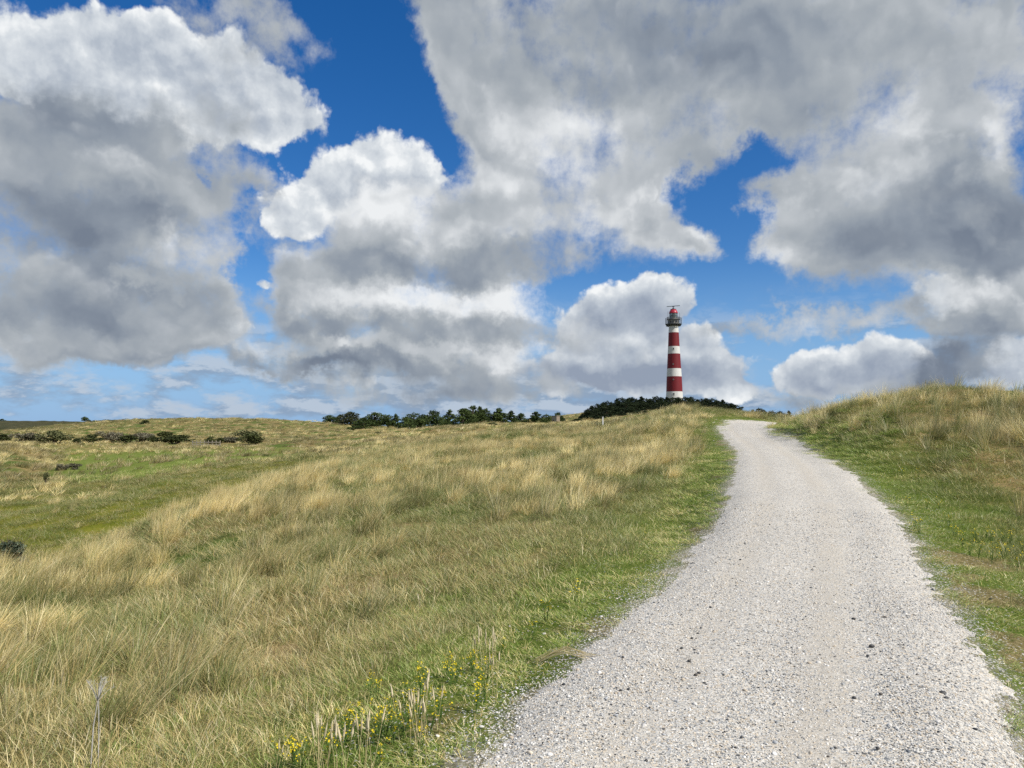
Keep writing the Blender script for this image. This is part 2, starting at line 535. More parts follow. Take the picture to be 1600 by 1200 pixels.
# ------------------------------------------------------------------ terrain
# control points: photo x, photo y of the bare ground, distance
CTRL = []
for py, l, r, dd in PATH_EDGES:
    CTRL += [(l, py, dd), (r, py, dd), ((l + r) / 2, py - 0.02 * FPX / dd, dd)]
CTRL += [
    # far left
    (0, 1200, 4.5), (0, 1065, 7), (0, 985, 11), (0, 902, 17.5), (0, 945, 22), (0, 900, 29), (0, 815, 45), (0, 768, 60), (0, 727, 80), (0, 694, 110), (0, 697, 140), (0, 690, 180), (0, 676, 300), (0, 665, 480), (0, 657.5, 620), (0, 668, 800),
    (-250, 1200, 5), (-250, 930, 17), (-250, 900, 25), (-250, 800, 50), (-250, 700, 100), (-250, 680, 300), (-250, 664, 600),
    (100, 657, 620), (100, 668, 480), (100, 690, 180), (100, 696, 140), (100, 712, 105), (100, 740, 75),
    # left
    (250, 1200, 4.2), (250, 1065, 6.5), (250, 972, 10), (250, 884, 17), (250, 806, 25), (250, 836, 32), (250, 800, 41), (250, 752, 60), (250, 727, 78), (250, 714, 95), (250, 702, 130), (250, 693, 170), (250, 677, 260), (250, 655, 340), (180, 658, 400), (320, 654.5, 350), (250, 667, 450), (250, 666, 800),
    (500, 1200, 3.9), (500, 1065, 5.8), (500, 968, 8.5), (500, 870, 13.5), (500, 794, 22), (500, 739, 36), (500, 745, 48), (500, 722, 66), (500, 706, 95), (500, 692, 150), (500, 681, 200), (500, 666, 290), (500, 659, 350), (500, 666, 460),
    (400, 760, 30), (400, 772, 40), (400, 740, 58), (400, 716, 80), (400, 704, 120), (400, 656, 360),
    (650, 1050, 5.4), (650, 868, 12), (650, 790, 19), (650, 725, 33), (650, 707, 48), (650, 697, 70), (650, 690, 110), (650, 678, 170), (650, 672, 240), (650, 670, 330), (580, 674, 240), (580, 668, 320), (700, 667, 235), (700, 668, 320), (650, 667, 430),
    (800, 1200, 3.5), (800, 1060, 5.1), (800, 965, 7.0), (800, 866, 10.5), (800, 794, 16), (800, 732, 28), (800, 699, 45), (800, 679, 66), (800, 683, 90), (800, 672, 150), (800, 662, 230), (800, 666, 320), (800, 667, 800),
    (880, 675, 64), (880, 676, 90), (880, 663, 220), (880, 664, 320),
    (950, 905, 8), (950, 815, 12.5), (950, 750, 20), (950, 706, 33), (950, 680, 52), (950, 668, 70), (950, 672, 100), (950, 648, 270), (950, 640, 400),
    (1010, 658, 58), (1010, 664, 90), (1010, 641, 270), (1010, 633, 400),
    (1060, 820, 12.4), (1060, 750, 19), (1060, 708, 27), (1060, 677, 38), (1060, 656, 46), (1060, 643, 56), (1060, 655, 85), (1060, 638, 270), (1060, 631, 420), (1060, 640, 600), (1060, 666, 900),
    (1100, 700, 28), (1110, 655, 49), (1110, 644, 57), (1110, 656, 85), (1120, 642, 270), (1120, 640, 420),
    (1150, 650, 58), (1160, 660, 90), (1160, 652, 270), (1200, 654, 60), (1200, 662, 90), (1200, 656, 270), (1200, 655, 420),
    (1174, 662, 51), (1228, 665, 55),
    # right dune
    (1235, 676, 31), (1232, 662, 34), (1250, 652, 35), (1240, 668, 46), (1240, 662, 70), (1240, 660, 270), (1300, 700, 23.5), (1300, 670, 27), (1300, 642, 32), (1300, 655, 44), (1300, 663, 80),
    (1400, 760, 15.5), (1400, 715, 19), (1400, 672, 23), (1400, 628, 28.5), (1400, 640, 38), (1400, 660, 80),
    (1500, 905, 8), (1500, 830, 11), (1500, 768, 14.5), (1500, 712, 18.5), (1500, 668, 22.5), (1500, 622, 27), (1500, 634, 36), (1500, 660, 80), (1500, 662, 300),
    (1600, 1200, 3.6), (1600, 1060, 5), (1600, 958, 6.7), (1600, 862, 10), (1600, 812, 12.3), (1600, 750, 15.5), (1600, 690, 19), (1600, 626, 24), (1600, 636, 32), (1600, 660, 80), (1600, 664, 300),
    (1800, 1200, 3.8), (1800, 960, 6.7), (1800, 820, 12), (1800, 700, 18), (1800, 630, 23), (1800, 650, 36), (1800, 662, 100),
    (1100, 666, 900), (1600, 667, 900), (1350, 663, 420),
]
PHIMAX = 0.80


def warp_phi(x, y):
    ph = np.arctan2(x, y)
    over = np.abs(ph) > PHIMAX
    return np.where(over, np.sign(ph) * PHIMAX * (math.pi - np.abs(ph)) / (math.pi - PHIMAX), ph)


_pts = np.array([at(*c) for c in CTRL])
for xx, yy in ((-9, 1), (9, 1), (0.4, 1.2), (-2, 1.5), (2.5, 1.5), (0.6, 2.4), (-3, 3)):
    _pts = np.vstack([_pts, [xx, yy, 0.0 if xx > -1 else 0.11 * xx]])
_U = np.stack([warp_phi(_pts[:, 0], _pts[:, 1]) * 3.2, np.log(np.hypot(_pts[:, 0], _pts[:, 1]))], 1)


def _kern(r2):
    return 0.5 * r2 * np.log(r2 + 1e-12)


_n = len(_U)
_d2 = ((_U[:, None] - _U[None]) ** 2).sum(-1)
_A = np.zeros((_n + 3, _n + 3))
_A[:_n, :_n] = _kern(_d2) + np.eye(_n) * 0.004
_A[:_n, _n] = 1
_A[:_n, _n + 1:] = _U
_A[_n:, :_n] = _A[:_n, _n:].T
_W = np.linalg.solve(_A, np.concatenate([_pts[:, 2], np.zeros(3)]))


def ground_base(x, y):
    x, y = np.asarray(x, float), np.asarray(y, float)
    shp = x.shape
    x, y = x.ravel(), y.ravel()
    r = np.clip(np.hypot(x, y), 2.2, 1100)
    U = np.stack([warp_phi(x, y) * 3.2, np.log(r)], 1)
    out = np.empty(len(x))
    for k in range(0, len(x), 20000):
        u = U[k:k + 20000]
        d2 = ((u[:, None] - _U[None]) ** 2).sum(-1)
        out[k:k + 20000] = _kern(d2) @ _W[:_n] + _W[_n] + u @ _W[_n + 1:]
    return out.reshape(shp)


def ground(x, y, dp=None):
    """height of the terrain"""
    x, y = np.asarray(x, float), np.asarray(y, float)
    if dp is None:
        dp = path_dist(x, y)[0].reshape(x.shape)
    r = np.hypot(x, y)
    z = ground_base(x, y)
    off = sstep(dp, 0.1, 2.5)
    lump = off * (x > 0) * sstep(x - 0.22 * y, 0.5, 3) * (1 - sstep(r, 40, 60)) * sstep(r, 11, 20)
    z = z + lump * (1.1 * fbm(x / 3.4, y / 3.4, 2, 7) + 0.4 * fbm(x / 1.3, y / 1.3, 2, 8))
    z = z + off * (0.16 * fbm(x / 1.7, y / 1.7, 3, 3) * np.clip(r / 14, 0.3, 1) + sstep(r, 12, 45) * 0.95 * fbm(x / 6.5, y / 6.5, 3, 5)
                   + sstep(r, 60, 220) * 1.5 * fbm(x / 24, y / 24, 4, 9) + sstep(r, 80, 160) * 1.6 * fbm(x / 11, y / 11, 2, 10) + sstep(r, 330, 600) * 4.0 * fbm(x / 90, y / 90, 3, 13))
    z = z + 0.02 * fbm(x / 0.35, y / 0.35, 2, 21) * sstep(dp, -0.1, 0.3)
    return z - 0.09 * sstep(-dp, 0.05, 0.45)


def gz(x, y):
    return float(ground(np.array([x]), np.array([y]))[0])


def on_ground(px, py_hint, depth):
    """a spot on the ground seen in the photograph's column px at the given distance"""
    x, y, _ = at(px, py_hint, depth)
    return x, y, gz(x, y)


def worn(x, y, dp, sd):
    """bare trodden patches in the verges, mostly right of the path"""
    pt = fbm(x / 0.9, y / 0.9, 3, 53)
    r = np.hypot(x, y)
    right = sstep(pt, -0.04, 0.10) * sstep(dp, 0.05, 0.3) * (1 - sstep(dp, 1.3, 2.1)) * (1 - sstep(r, 10, 14)) * 0.85
    left = sstep(pt, 0.06, 0.2) * (1 - sstep(dp, 0.35, 0.8)) * 0.5
    return np.where(sd > 0, right, left) * sstep(dp, -0.2, 0.0)


def zones(x, y, dp):
    """0..1 masks of the ground cover: olive hollow, bright meadow, cloud shadow painted on the far left dunes"""
    r = np.hypot(x, y)
    px = 800 + FPX * x / np.maximum(y, 0.1)
    wob = 1 + 0.35 * fbm(x / 9, y / 9, 3, 31)
    edge = np.interp(px, [-400, 0, 250, 420, 520, 600], [21, 22, 29, 36, 44, 60])
    olive = sstep(r * wob, edge, edge + 4) * (1 - sstep(r * wob, 62, 84)) * (1 - sstep(px, 430, 560))
    meadow = sstep(r * wob, 72, 84) * (1 - sstep(r * wob, 120, 150)) * sstep(px, 60, 130) * (1 - sstep(px, 420, 520))
    cloud_shade = sstep(r, 360, 450) * (1 - sstep(px, 150, 420))  # cloud shadow on the far left dunes, painted in dark heather tones
    front = y > 0
    return olive * front, meadow * front, cloud_shade * front


def stone_colours(N, fac):
    return N.ramp(fac, [(0.0, (0.035, 0.04, 0.048)), (0.05, (0.13, 0.145, 0.165)), (0.10, (0.34, 0.345, 0.34)), (0.3, (0.52, 0.50, 0.46)), (0.42, (0.47, 0.40, 0.31)),
                        (0.5, (0.60, 0.585, 0.55)), (0.72, (0.40, 0.41, 0.42)), (0.8, (0.62, 0.55, 0.45)), (0.9, (0.75, 0.735, 0.70)), (1.0, (0.85, 0.84, 0.81))], 'CONSTANT')


def build_ground():
    az = np.concatenate([np.linspace(-math.pi, -0.86, 60, endpoint=False), np.linspace(-0.86, 0.86, 560, endpoint=False), np.linspace(0.86, math.pi, 60, endpoint=False)])
    rad = np.exp(np.linspace(math.log(0.6), math.log(1000), 420))
    rad = np.concatenate([rad, [1300, 1800, 2600, 4000, 7000]])
    A, R = np.meshgrid(az, rad)
    X, Y = R * np.sin(A), R * np.cos(A)
    dp, sd = path_dist(X, Y)
    dp, sd = dp.reshape(X.shape), sd.reshape(X.shape)
    Z = ground(X, Y, dp)
    Z = np.where(R > 1000, Z * 0 - 3.0 + (Z + 3.0) * np.clip((1300 - R) / 300, 0, 1), Z)
    na, nr = len(az), len(rad)
    V = np.stack([X, Y, Z], -1).reshape(-1, 3)
    i, j = np.meshgrid(np.arange(nr - 1), np.arange(na), indexing='ij')
    jn = (j + 1) % na
    F = np.stack([i * na + j, i * na + jn, (i + 1) * na + jn, (i + 1) * na + j], -1).reshape(-1, 4)[:, ::-1]
    c = len(V)
    V = np.vstack([V, [0, 0, gz(0.05, 0.05)]])
    T = np.stack([np.full(na, c), np.arange(na), (np.arange(na) + 1) % na], 1)[:, ::-1]
    me = mesh_np("ground", V, [F, T], smooth=True)
    ol, md, he = zones(X, Y, dp)
    ext = lambda a: np.concatenate([a.ravel(), [0]])
    attr(me, "edge_distance", np.concatenate([dp.ravel(), [-0.5]]))
    attr(me, "olive", ext(ol))
    attr(me, "meadow", ext(md))
    attr(me, "cloud_shade", ext(he))
    attr(me, "worn", ext(worn(X, Y, dp, sd)))
    m, N, b = new_mat("dune_soil", 0.95, 0.1)
    at_ = lambda n: N.node('ShaderNodeAttribute', attribute_name=n).outputs['Fac']
    pos = N.node('ShaderNodeNewGeometry').outputs['Position']
    n_big = N.noise(pos, 0.22, 5, 0.6, dim='3D')
    n_mid = N.noise(pos, 1.6, 6, 0.62, dim='3D')
    n_fine = N.noise(pos, 24.0, 6, 0.7, dim='3D')
    dry = N.ramp(n_mid, [(0.28, (0.10, 0.088, 0.026)), (0.45, (0.20, 0.165, 0.06)), (0.62, (0.33, 0.235, 0.11)), (0.8, (0.40, 0.31, 0.17))])
    grn = N.ramp(n_mid, [(0.3, (0.05, 0.085, 0.016)), (0.55, (0.085, 0.13, 0.022)), (0.75, (0.14, 0.15, 0.045))])
    c = N.mix(N.ss(n_big, 0.42, 0.62), dry, grn)
    ed = at_("edge_distance")
    turf = N.ss(N.m('MULTIPLY_ADD', N.m('SUBTRACT', n_mid, 0.5), 1.6, ed), 2.6, 0.8)
    c = N.mix(turf, c, N.ramp(n_fine, [(0.3, (0.05, 0.095, 0.010)), (0.5, (0.10, 0.15, 0.018)), (0.72, (0.17, 0.15, 0.05))]))
    c = N.mix(N.ss(N.m('MULTIPLY_ADD', N.m('SUBTRACT', n_fine, 0.5), 0.8, at_("worn")), 0.15, 0.6), c, N.ramp(n_fine, [(0.28, (0.10, 0.095, 0.025)), (0.5, (0.185, 0.15, 0.06)), (0.7, (0.30, 0.25, 0.14))]))
    rimn = N.m('MULTIPLY_ADD', N.m('SUBTRACT', n_fine, 0.5), 0.9, N.m('MULTIPLY_ADD', N.m('SUBTRACT', n_mid, 0.5), 1.3, ed))
    c = N.mix(N.ss(rimn, 0.22, -0.12), c, N.ramp(n_fine, [(0.3, (0.15, 0.14, 0.07)), (0.55, (0.30, 0.275, 0.20)), (0.7, (0.48, 0.455, 0.40))]))
    vs = N.node('ShaderNodeTexVoronoi')
    N.put(vs.inputs['Vector'], pos)
    vs.inputs['Scale'].default_value = 48.0
    ss_ = N.node('ShaderNodeSeparateColor')
    N.put(ss_.inputs[0], vs.outputs['Color'])
    few = N.m('MULTIPLY_ADD', N.m('SUBTRACT', n_mid, 0.5), 1.1, N.m('MULTIPLY_ADD', N.ss(ed, -0.1, 0.55), 0.75, 0.18))
    c = N.mix(N.m('MULTIPLY', N.m('GREATER_THAN', ss_.outputs[1], few), N.m('MULTIPLY', N.ss(vs.outputs['Distance'], 0.5, 0.35), N.ss(ed, 1.2, 0.9))), c, stone_colours(N, ss_.outputs[0]))
    c = N.mix(at_("olive"), c, N.ramp(n_mid, [(0.3, (0.10, 0.125, 0.012)), (0.55, (0.165, 0.17, 0.020)), (0.75, (0.24, 0.19, 0.04))]))
    c = N.mix(at_("meadow"), c, N.ramp(n_mid, [(0.3, (0.10, 0.155, 0.022)), (0.6, (0.17, 0.20, 0.04)), (0.8, (0.25, 0.22, 0.09))]))
    c = N.mix(at_("cloud_shade"), c, N.ramp(n_big, [(0.35, (0.035, 0.04, 0.016)), (0.6, (0.075, 0.07, 0.03)), (0.8, (0.14, 0.125, 0.06))]))  # dark colours stand in for the cloud's shadow
    fine = N.ss(n_fine, 0.25, 0.75, 0.62, 1.3, 'LINEAR')
    N.put(b.inputs['Base Color'], N.mix(1.0, c, fine, 'MULTIPLY'))
    bp = N.node('ShaderNodeBump')
    bp.inputs['Strength'].default_value = 0.7
    bp.inputs['Distance'].default_value = 0.04
    N.put(bp.inputs['Height'], n_fine)
    N.put(b.inputs['Normal'], bp.outputs[0])
    o = obj("ground", me, m)
    tag(o, "rolling dunes under dry and green grass", None, None, "structure")


build_ground()


# ------------------------------------------------------------------ gravel path
def path_height(x, y, dp, t):
    return ground_base(x, y) + 0.022 - 0.055 * sstep(dp, -0.42, 0.50) - 0.012 * np.exp(-((np.abs(t) - 0.45) / 0.16) ** 2) \
        + (0.036 * fbm(x / 0.6, y / 0.6, 3, 41) + 0.03 * fbm(x / 0.2, y / 0.2, 3, 42, 0.65)) * sstep(dp, -0.5, 0.1) + 0.008 * fbm(x / 0.9, y / 0.9, 2, 43)


def build_path():
    fine = catmull(_c, 70)
    tg = np.gradient(fine[:, :2], axis=0)
    tg /= np.linalg.norm(tg, axis=1)[:, None]
    nrm = np.stack([tg[:, 1], -tg[:, 0]], 1)
    ts = np.linspace(-1.42, 1.42, 97)
    X = fine[:, None, 0] + nrm[:, None, 0] * ts[None] * fine[:, None, 2]
    Y = fine[:, None, 1] + nrm[:, None, 1] * ts[None] * fine[:, None, 2]
    dp = (np.abs(ts)[None] - 1) * fine[:, None, 2]
    Z = path_height(X, Y, dp, ts[None])
    n, m_ = X.shape
    i, j = np.meshgrid(np.arange(n - 1), np.arange(m_ - 1), indexing='ij')
    F = np.stack([i * m_ + j, i * m_ + j + 1, (i + 1) * m_ + j + 1, (i + 1) * m_ + j], -1).reshape(-1, 4)
    me = mesh_np("gravel_path", np.stack([X, Y, Z], -1).reshape(-1, 3), [F], smooth=True)
    attr(me, "across", np.broadcast_to(ts[None], X.shape).copy())
    m, N, b = new_mat("gravel", 0.85, 0.25)
    pos = N.node('ShaderNodeNewGeometry').outputs['Position']
    across = N.node('ShaderNodeAttribute', attribute_name="across").outputs['Fac']
    warp = N.v('MULTIPLY_ADD', N.noise(pos, 60.0, 2, 0.5, dim='3D', col=True), (0.012, 0.012, 0.012), pos)
    v1 = N.node('ShaderNodeTexVoronoi')
    N.put(v1.inputs['Vector'], warp)
    v1.inputs['Scale'].default_value = 120.0
    s1 = N.node('ShaderNodeSeparateColor')
    N.put(s1.inputs[0], v1.outputs['Color'])
    v2 = N.node('ShaderNodeTexVoronoi')
    N.put(v2.inputs['Vector'], warp)
    v2.inputs['Scale'].default_value = 42.0
    s2 = N.node('ShaderNodeSeparateColor')
    N.put(s2.inputs[0], v2.outputs['Color'])
    c1 = stone_colours(N, s1.outputs[0])
    c2 = stone_colours(N, s2.outputs[0])
    big = N.m('MULTIPLY', N.ss(s2.outputs[1], 0.72, 0.74), N.ss(v2.outputs['Distance'], 0.62, 0.5))
    c = N.mix(big, c1, c2)
    # sandy, finer wheel tracks and patches
    nb = N.noise(pos, 0.9, 5, 0.6, dim='3D')
    nf = N.noise(pos, 140.0, 3, 0.7, dim='3D')
    track = N.ss(N.m('ABSOLUTE', N.m('SUBTRACT', N.m('ABSOLUTE', N.m('ADD', across, 0.12)), 0.36)), 0.22, 0.02)
    fines = N.m('MULTIPLY', N.m('MULTIPLY_ADD', track, 0.55, 0.05), N.ss(nb, 0.32, 0.62))
    sand = N.ramp(nf, [(0.3, (0.27, 0.245, 0.20)), (0.5, (0.44, 0.405, 0.35)), (0.7, (0.60, 0.57, 0.51))])
    c = N.mix(fines, c, sand)
    c = N.mix(1.0, c, N.ss(nb, 0.3, 0.7, 0.93, 1.05, 'LINEAR'), 'MULTIPLY')
    c = N.mix(1.0, c, (1.0, 0.98, 0.935, 1), 'MULTIPLY')
    c = N.mix(0.06, c, (0.72, 0.70, 0.66, 1))
    N.put(b.inputs['Base Color'], c)
    hgt = N.m('MULTIPLY_ADD', N.m('SUBTRACT', 1.0, v1.outputs['Distance']), 0.5, N.m('MULTIPLY', big, 0.8))
    bp = N.node('ShaderNodeBump')
    bp.inputs['Strength'].default_value = 0.6
    bp.inputs['Distance'].default_value = 0.008
    N.put(bp.inputs['Height'], hgt)
    N.put(b.inputs['Normal'], bp.outputs[0])
    o = obj("gravel_path", me, m)
    tag(o, "pale gravel path curving up between the dunes", None, None, "structure")


build_path()

# ------------------------------------------------------------------ lighthouse
LH_D = 420.0


def build_lighthouse():
    cx, _, z0 = at(1054, 632, LH_D)
    PXM = LH_D / FPX
    zz = lambda py: at(1054, py, LH_D)[2] - z0          # height above the base of a photo row
    rr = lambda wpx: wpx * PXM / 2
    root = empty("lighthouse", (cx, LH_D, z0), "tall red and white banded lighthouse with a red lantern roof on the pine hill", "lighthouse")

    def paint(name, col, rough=0.55):
        m, N, b = new_mat(name, rough, 0.3)
        pos = N.node('ShaderNodeTexCoord').outputs['Object']
        st = N.v('MULTIPLY', pos, (1.0, 1.0, 0.12))
        n = N.noise(st, 1.6, 6, 0.65, dim='3D')
        f = N.ss(n, 0.3, 0.7, 0.82, 1.06, 'LINEAR')
        N.put(b.inputs['Base Color'], N.mix(1.0, (*col, 1), f, 'MULTIPLY'))
        return m
    red, white = paint("red_masonry_paint", (0.165, 0.012, 0.017)), paint("white_masonry_paint", (0.62, 0.62, 0.60))
    dark, grey = paint("dark_steel", (0.07, 0.078, 0.085)), paint("weathered_grey_paint", (0.30, 0.29, 0.27))
    rroof = paint("red_roof_paint", (0.38, 0.022, 0.045), 0.4)
    gm, N, b = new_mat("lantern_glass", 0.05, 0.5)
    b.inputs['Base Color'].default_value = (0.55, 0.62, 0.60, 1)
    b.inputs['Transmission Weight'].default_value = 0.85
    wing, N, b = new_mat("window_glass", 0.1, 0.5)
    b.inputs['Base Color'].default_value = (0.02, 0.024, 0.03, 1)

    prof = [(632, 27.4), (612, 25.0), (588.5, 23.2), (576, 21.6), (553, 19.3), (541.5, 17.8), (520, 15.9), (509, 14.4)]
    wid = lambda py: np.interp(-py, [-p for p, _ in prof], [w for _, w in prof])
    bands = [(634, 612, white, 'white_band'), (612, 588.5, red, 'red_band'), (588.5, 576, white, 'white_band'), (576, 553, red, 'red_band'),
             (553, 541.5, white, 'white_band'), (541.5, 520, red, 'red_band'), (520, 508.6, white, 'white_band')]
    for lo, hi, m, nm in bands:
        bm = bmesh.new()
        ys = np.linspace(lo, hi, 5)
        add_lathe(bm, [(rr(wid(y)), zz(y)) for y in ys], 64)
        # thin joint line between the rings of iron plates
        o = bm_obj(nm, bm, m, root, smooth=False)
    # windows up the shaft, on the side towards the path
    for px, py, w, h in ((1051.6, 545.6, 2.0, 3.2), (1050.4, 616.2, 2.2, 3.4), (1050.6, 569.5, 1.2, 2.0), (1050.3, 593.4, 1.2, 2.0)):
        r = rr(wid(py))
        ang = math.asin((px - 1054) * PXM / r)
        R = Matrix.Rotation(-ang * -1, 3, 'Z')
        n = Vector((math.sin(ang), -math.cos(ang), 0))
        bm = bmesh.new()
        rot = Matrix.Rotation(ang, 3, 'Z')
        c = n * (r - 0.02) + Vector((0, 0, zz(py)))
        ww, hh = w * PXM, h * PXM
        for dx, dz, sx, sz in ((-ww / 2, 0, 0.14, hh), (ww / 2, 0, 0.14, hh), (0, hh / 2, ww + 0.14, 0.14), (0, -hh / 2, ww + 0.24, 0.16)):
            add_box(bm, c + rot @ Vector((dx, -0.05, dz)), (sx, 0.3, sz), rot)
        m = white if h > 3 else grey
        f = bm_obj("window", bm, m, root)
        bm = bmesh.new()
        add_box(bm, c + rot @ Vector((0, -0.02, 0)), (ww - 0.15, 0.2, hh - 0.15), rot)
        bm_obj("pane", bm, wing if h > 3 else dark, f)
    # corbelled gallery
    bm = bmesh.new()
    add_lathe(bm, [(rr(14.2), zz(510.2)), (rr(17.5), zz(508.6)), (rr(20.5), zz(507.4)), (rr(21.5), zz(506.6)), (rr(21.5), zz(506.2))], 48)
    for k in range(20):
        a = 2 * math.pi * k / 20
        add_box(bm, Vector((math.cos(a) * rr(19), math.sin(a) * rr(19), zz(508.3))), (rr(8), 0.25, 1.0), Matrix.Rotation(a, 3, 'Z'))
    gal = bm_obj("gallery", bm, dark, root)
    bm = bmesh.new()
    add_lathe(bm, [(rr(17.0), zz(506.1)), (rr(17.0), zz(500.6))], 48)
    ww_ = bm_obj("watch_room", bm, grey, root)
    for k in range(12):
        a = 2 * math.pi * (k + 0.5) / 12
        bm = bmesh.new()
        add_box(bm, Vector((math.cos(a) * rr(17.0), math.sin(a) * rr(17.0), zz(503.4))), (0.2, 0.9, 1.0), Matrix.Rotation(a, 3, 'Z'))
        bm_obj("window", bm, wing, ww_)
    bm = bmesh.new()
    add_lathe(bm, [(rr(17.2), zz(500.5)), (rr(20.5), zz(500.0)), (rr(20.5), zz(499.3)), (rr(14), zz(499.2))], 48)
    bm_obj("upper_deck", bm, dark, root)

    def railing(name, rad, zb, zt, n, r=0.06):
        bm = bmesh.new()
        for k in range(n):
            a = 2 * math.pi * k / n
            p = Vector((math.cos(a) * rad, math.sin(a) * rad, 0))
            add_tube(bm, [p + Vector((0, 0, zb)), p + Vector((0, 0, zt))], r, 5)
        for f in (0.33, 0.66, 1.0):
            z = zb + (zt - zb) * f
            ring = [Vector((math.cos(2 * math.pi * k / 48) * rad, math.sin(2 * math.pi * k / 48) * rad, z)) for k in range(49)]
            add_tube(bm, ring, r * 0.9, 5)
        return bm_obj(name, bm, dark, root)
    railing("railing", rr(24.6), zz(507.0), zz(497.2), 28, 0.07)
    railing("railing", rr(20.0), zz(499.3), zz(495.6), 24, 0.06)
    # brackets carrying the outer walk
    bm = bmesh.new()
    for k in range(14):
        a = 2 * math.pi * k / 14
        d = Vector((math.cos(a), math.sin(a), 0))
        add_tube(bm, [d * rr(17) + Vector((0, 0, zz(509))), d * rr(24.6) + Vector((0, 0, zz(506.6)))], 0.11, 5)
        add_tube(bm, [d * rr(20) + Vector((0, 0, zz(506.8))), d * rr(24.8) + Vector((0, 0, zz(506.8)))], 0.11, 5)
    ring = [Vector((math.cos(2 * math.pi * k / 48) * rr(24.6), math.sin(2 * math.pi * k / 48) * rr(24.6), zz(506.9))) for k in range(49)]
    add_tube(bm, ring, 0.2, 6)
    bm_obj("bracket_ring", bm, dark, root)
    # lantern
    bm = bmesh.new()
    add_lathe(bm, [(rr(12.6), zz(499.2)), (rr(12.6), zz(497.2))], 24)
    bm_obj("lantern_base", bm, grey, root)
    bm = bmesh.new()
    add_lathe(bm, [(rr(12.0), zz(497.2)), (rr(12.0), zz(489.6))], 24, cap=False)
    lan = bm_obj("lantern_room", bm, gm, root)
    bm = bmesh.new()
    for k in range(12):
        a = 2 * math.pi * k / 12
        p = Vector((math.cos(a) * rr(12.4), math.sin(a) * rr(12.4), 0))
        add_tube(bm, [p + Vector((0, 0, zz(497.2))), p + Vector((0, 0, zz(489.4)))], 0.09, 5)
    ring = [Vector((math.cos(2 * math.pi * k / 36) * rr(12.4), math.sin(2 * math.pi * k / 36) * rr(12.4), zz(493.4))) for k in range(37)]
    add_tube(bm, ring, 0.08, 5)
    bm_obj("glazing_bars", bm, dark, lan)
    bm = bmesh.new()
    add_lathe(bm, [(0.35, zz(497.2)), (0.9, zz(495.6)), (1.15, zz(494)), (0.9, zz(492)), (0.4, zz(490))], 16)
    lm, N, b = new_mat("lens_glass", 0.1, 0.6)
    b.inputs['Base Color'].default_value = (0.20, 0.27, 0.24, 1)
    bm_obj("lens", bm, lm, root)
    bm = bmesh.new()
    add_lathe(bm, [(rr(13.8), zz(489.5)), (rr(13.6), zz(488.6)), (rr(12.0), zz(486.6)), (rr(9.6), zz(484.6)), (rr(8.0), zz(483.6))], 32)
    bm_obj("roof", bm, rroof, root)
    bm = bmesh.new()
    add_lathe(bm, [(rr(9.0), zz(483.6)), (rr(9.0), zz(483.1)), (rr(3.4), zz(482.6)), (rr(2.2), zz(480.6)), (rr(1.1), zz(480.2)), (rr(0.9), zz(478.6))], 20)
    bm_obj("roof_cap", bm, dark, root)
    bm = bmesh.new()
    rot = Matrix.Rotation(math.radians(-14), 3, 'Z') @ Matrix.Rotation(math.radians(-2), 3, 'Y')
    add_box(bm, Vector((0, 0, zz(478.3))), (20.4 * PXM, 0.5, 0.32), rot)
    add_box(bm, Vector((0, 0.1, zz(478.9))), (4.0 * PXM, 0.35, 0.25), rot)
    bm_obj("radar_antenna", bm, paint("antenna_grey", (0.12, 0.15, 0.19)), root)
    for s in (-1, 1):                                   # thin aerials beside the lantern
        bm = bmesh.new()
        x = s * rr(18.4)
        add_tube(bm, [(x, -1.0, zz(499.3)), (x, -1.0, zz(487 if s < 0 else 489))], 0.08, 5)
        bm_obj("aerial", bm, dark, root)


build_lighthouse()


# ------------------------------------------------------------------ foliage
def leaf_material(name, dark, light, dry=None, dryness=0.0, scale=1.3):
    m, N, b = new_mat(name, 0.75, 0.15)
    oi = N.node('ShaderNodeObjectInfo').outputs['Random']
    tc = N.node('ShaderNodeTexCoord').outputs['Object']
    n = N.noise(N.v('ADD', tc, N.v('MULTIPLY', (1, 1, 1), oi)), scale, 4, 0.6, dim='3D')
    rn = N.node('ShaderNodeAttribute', attribute_name="leaf_random").outputs['Fac']
    f = N.m('MULTIPLY_ADD', N.m('SUBTRACT', rn, 0.5), 0.5, N.m('MULTIPLY_ADD', oi, 0.22, N.m('SUBTRACT', n, 0.1)))
    c = N.mix(N.ss(f, 0.25, 0.75), (*dark, 1), (*light, 1))
    if dry:
        c = N.mix(N.ss(N.m('MULTIPLY_ADD', rn, 0.3, N.m('MULTIPLY', n, 0.8)), 0.78 - dryness, 0.90 - dryness), c, (*dry, 1))
    N.put(b.inputs['Base Color'], c)
    return m


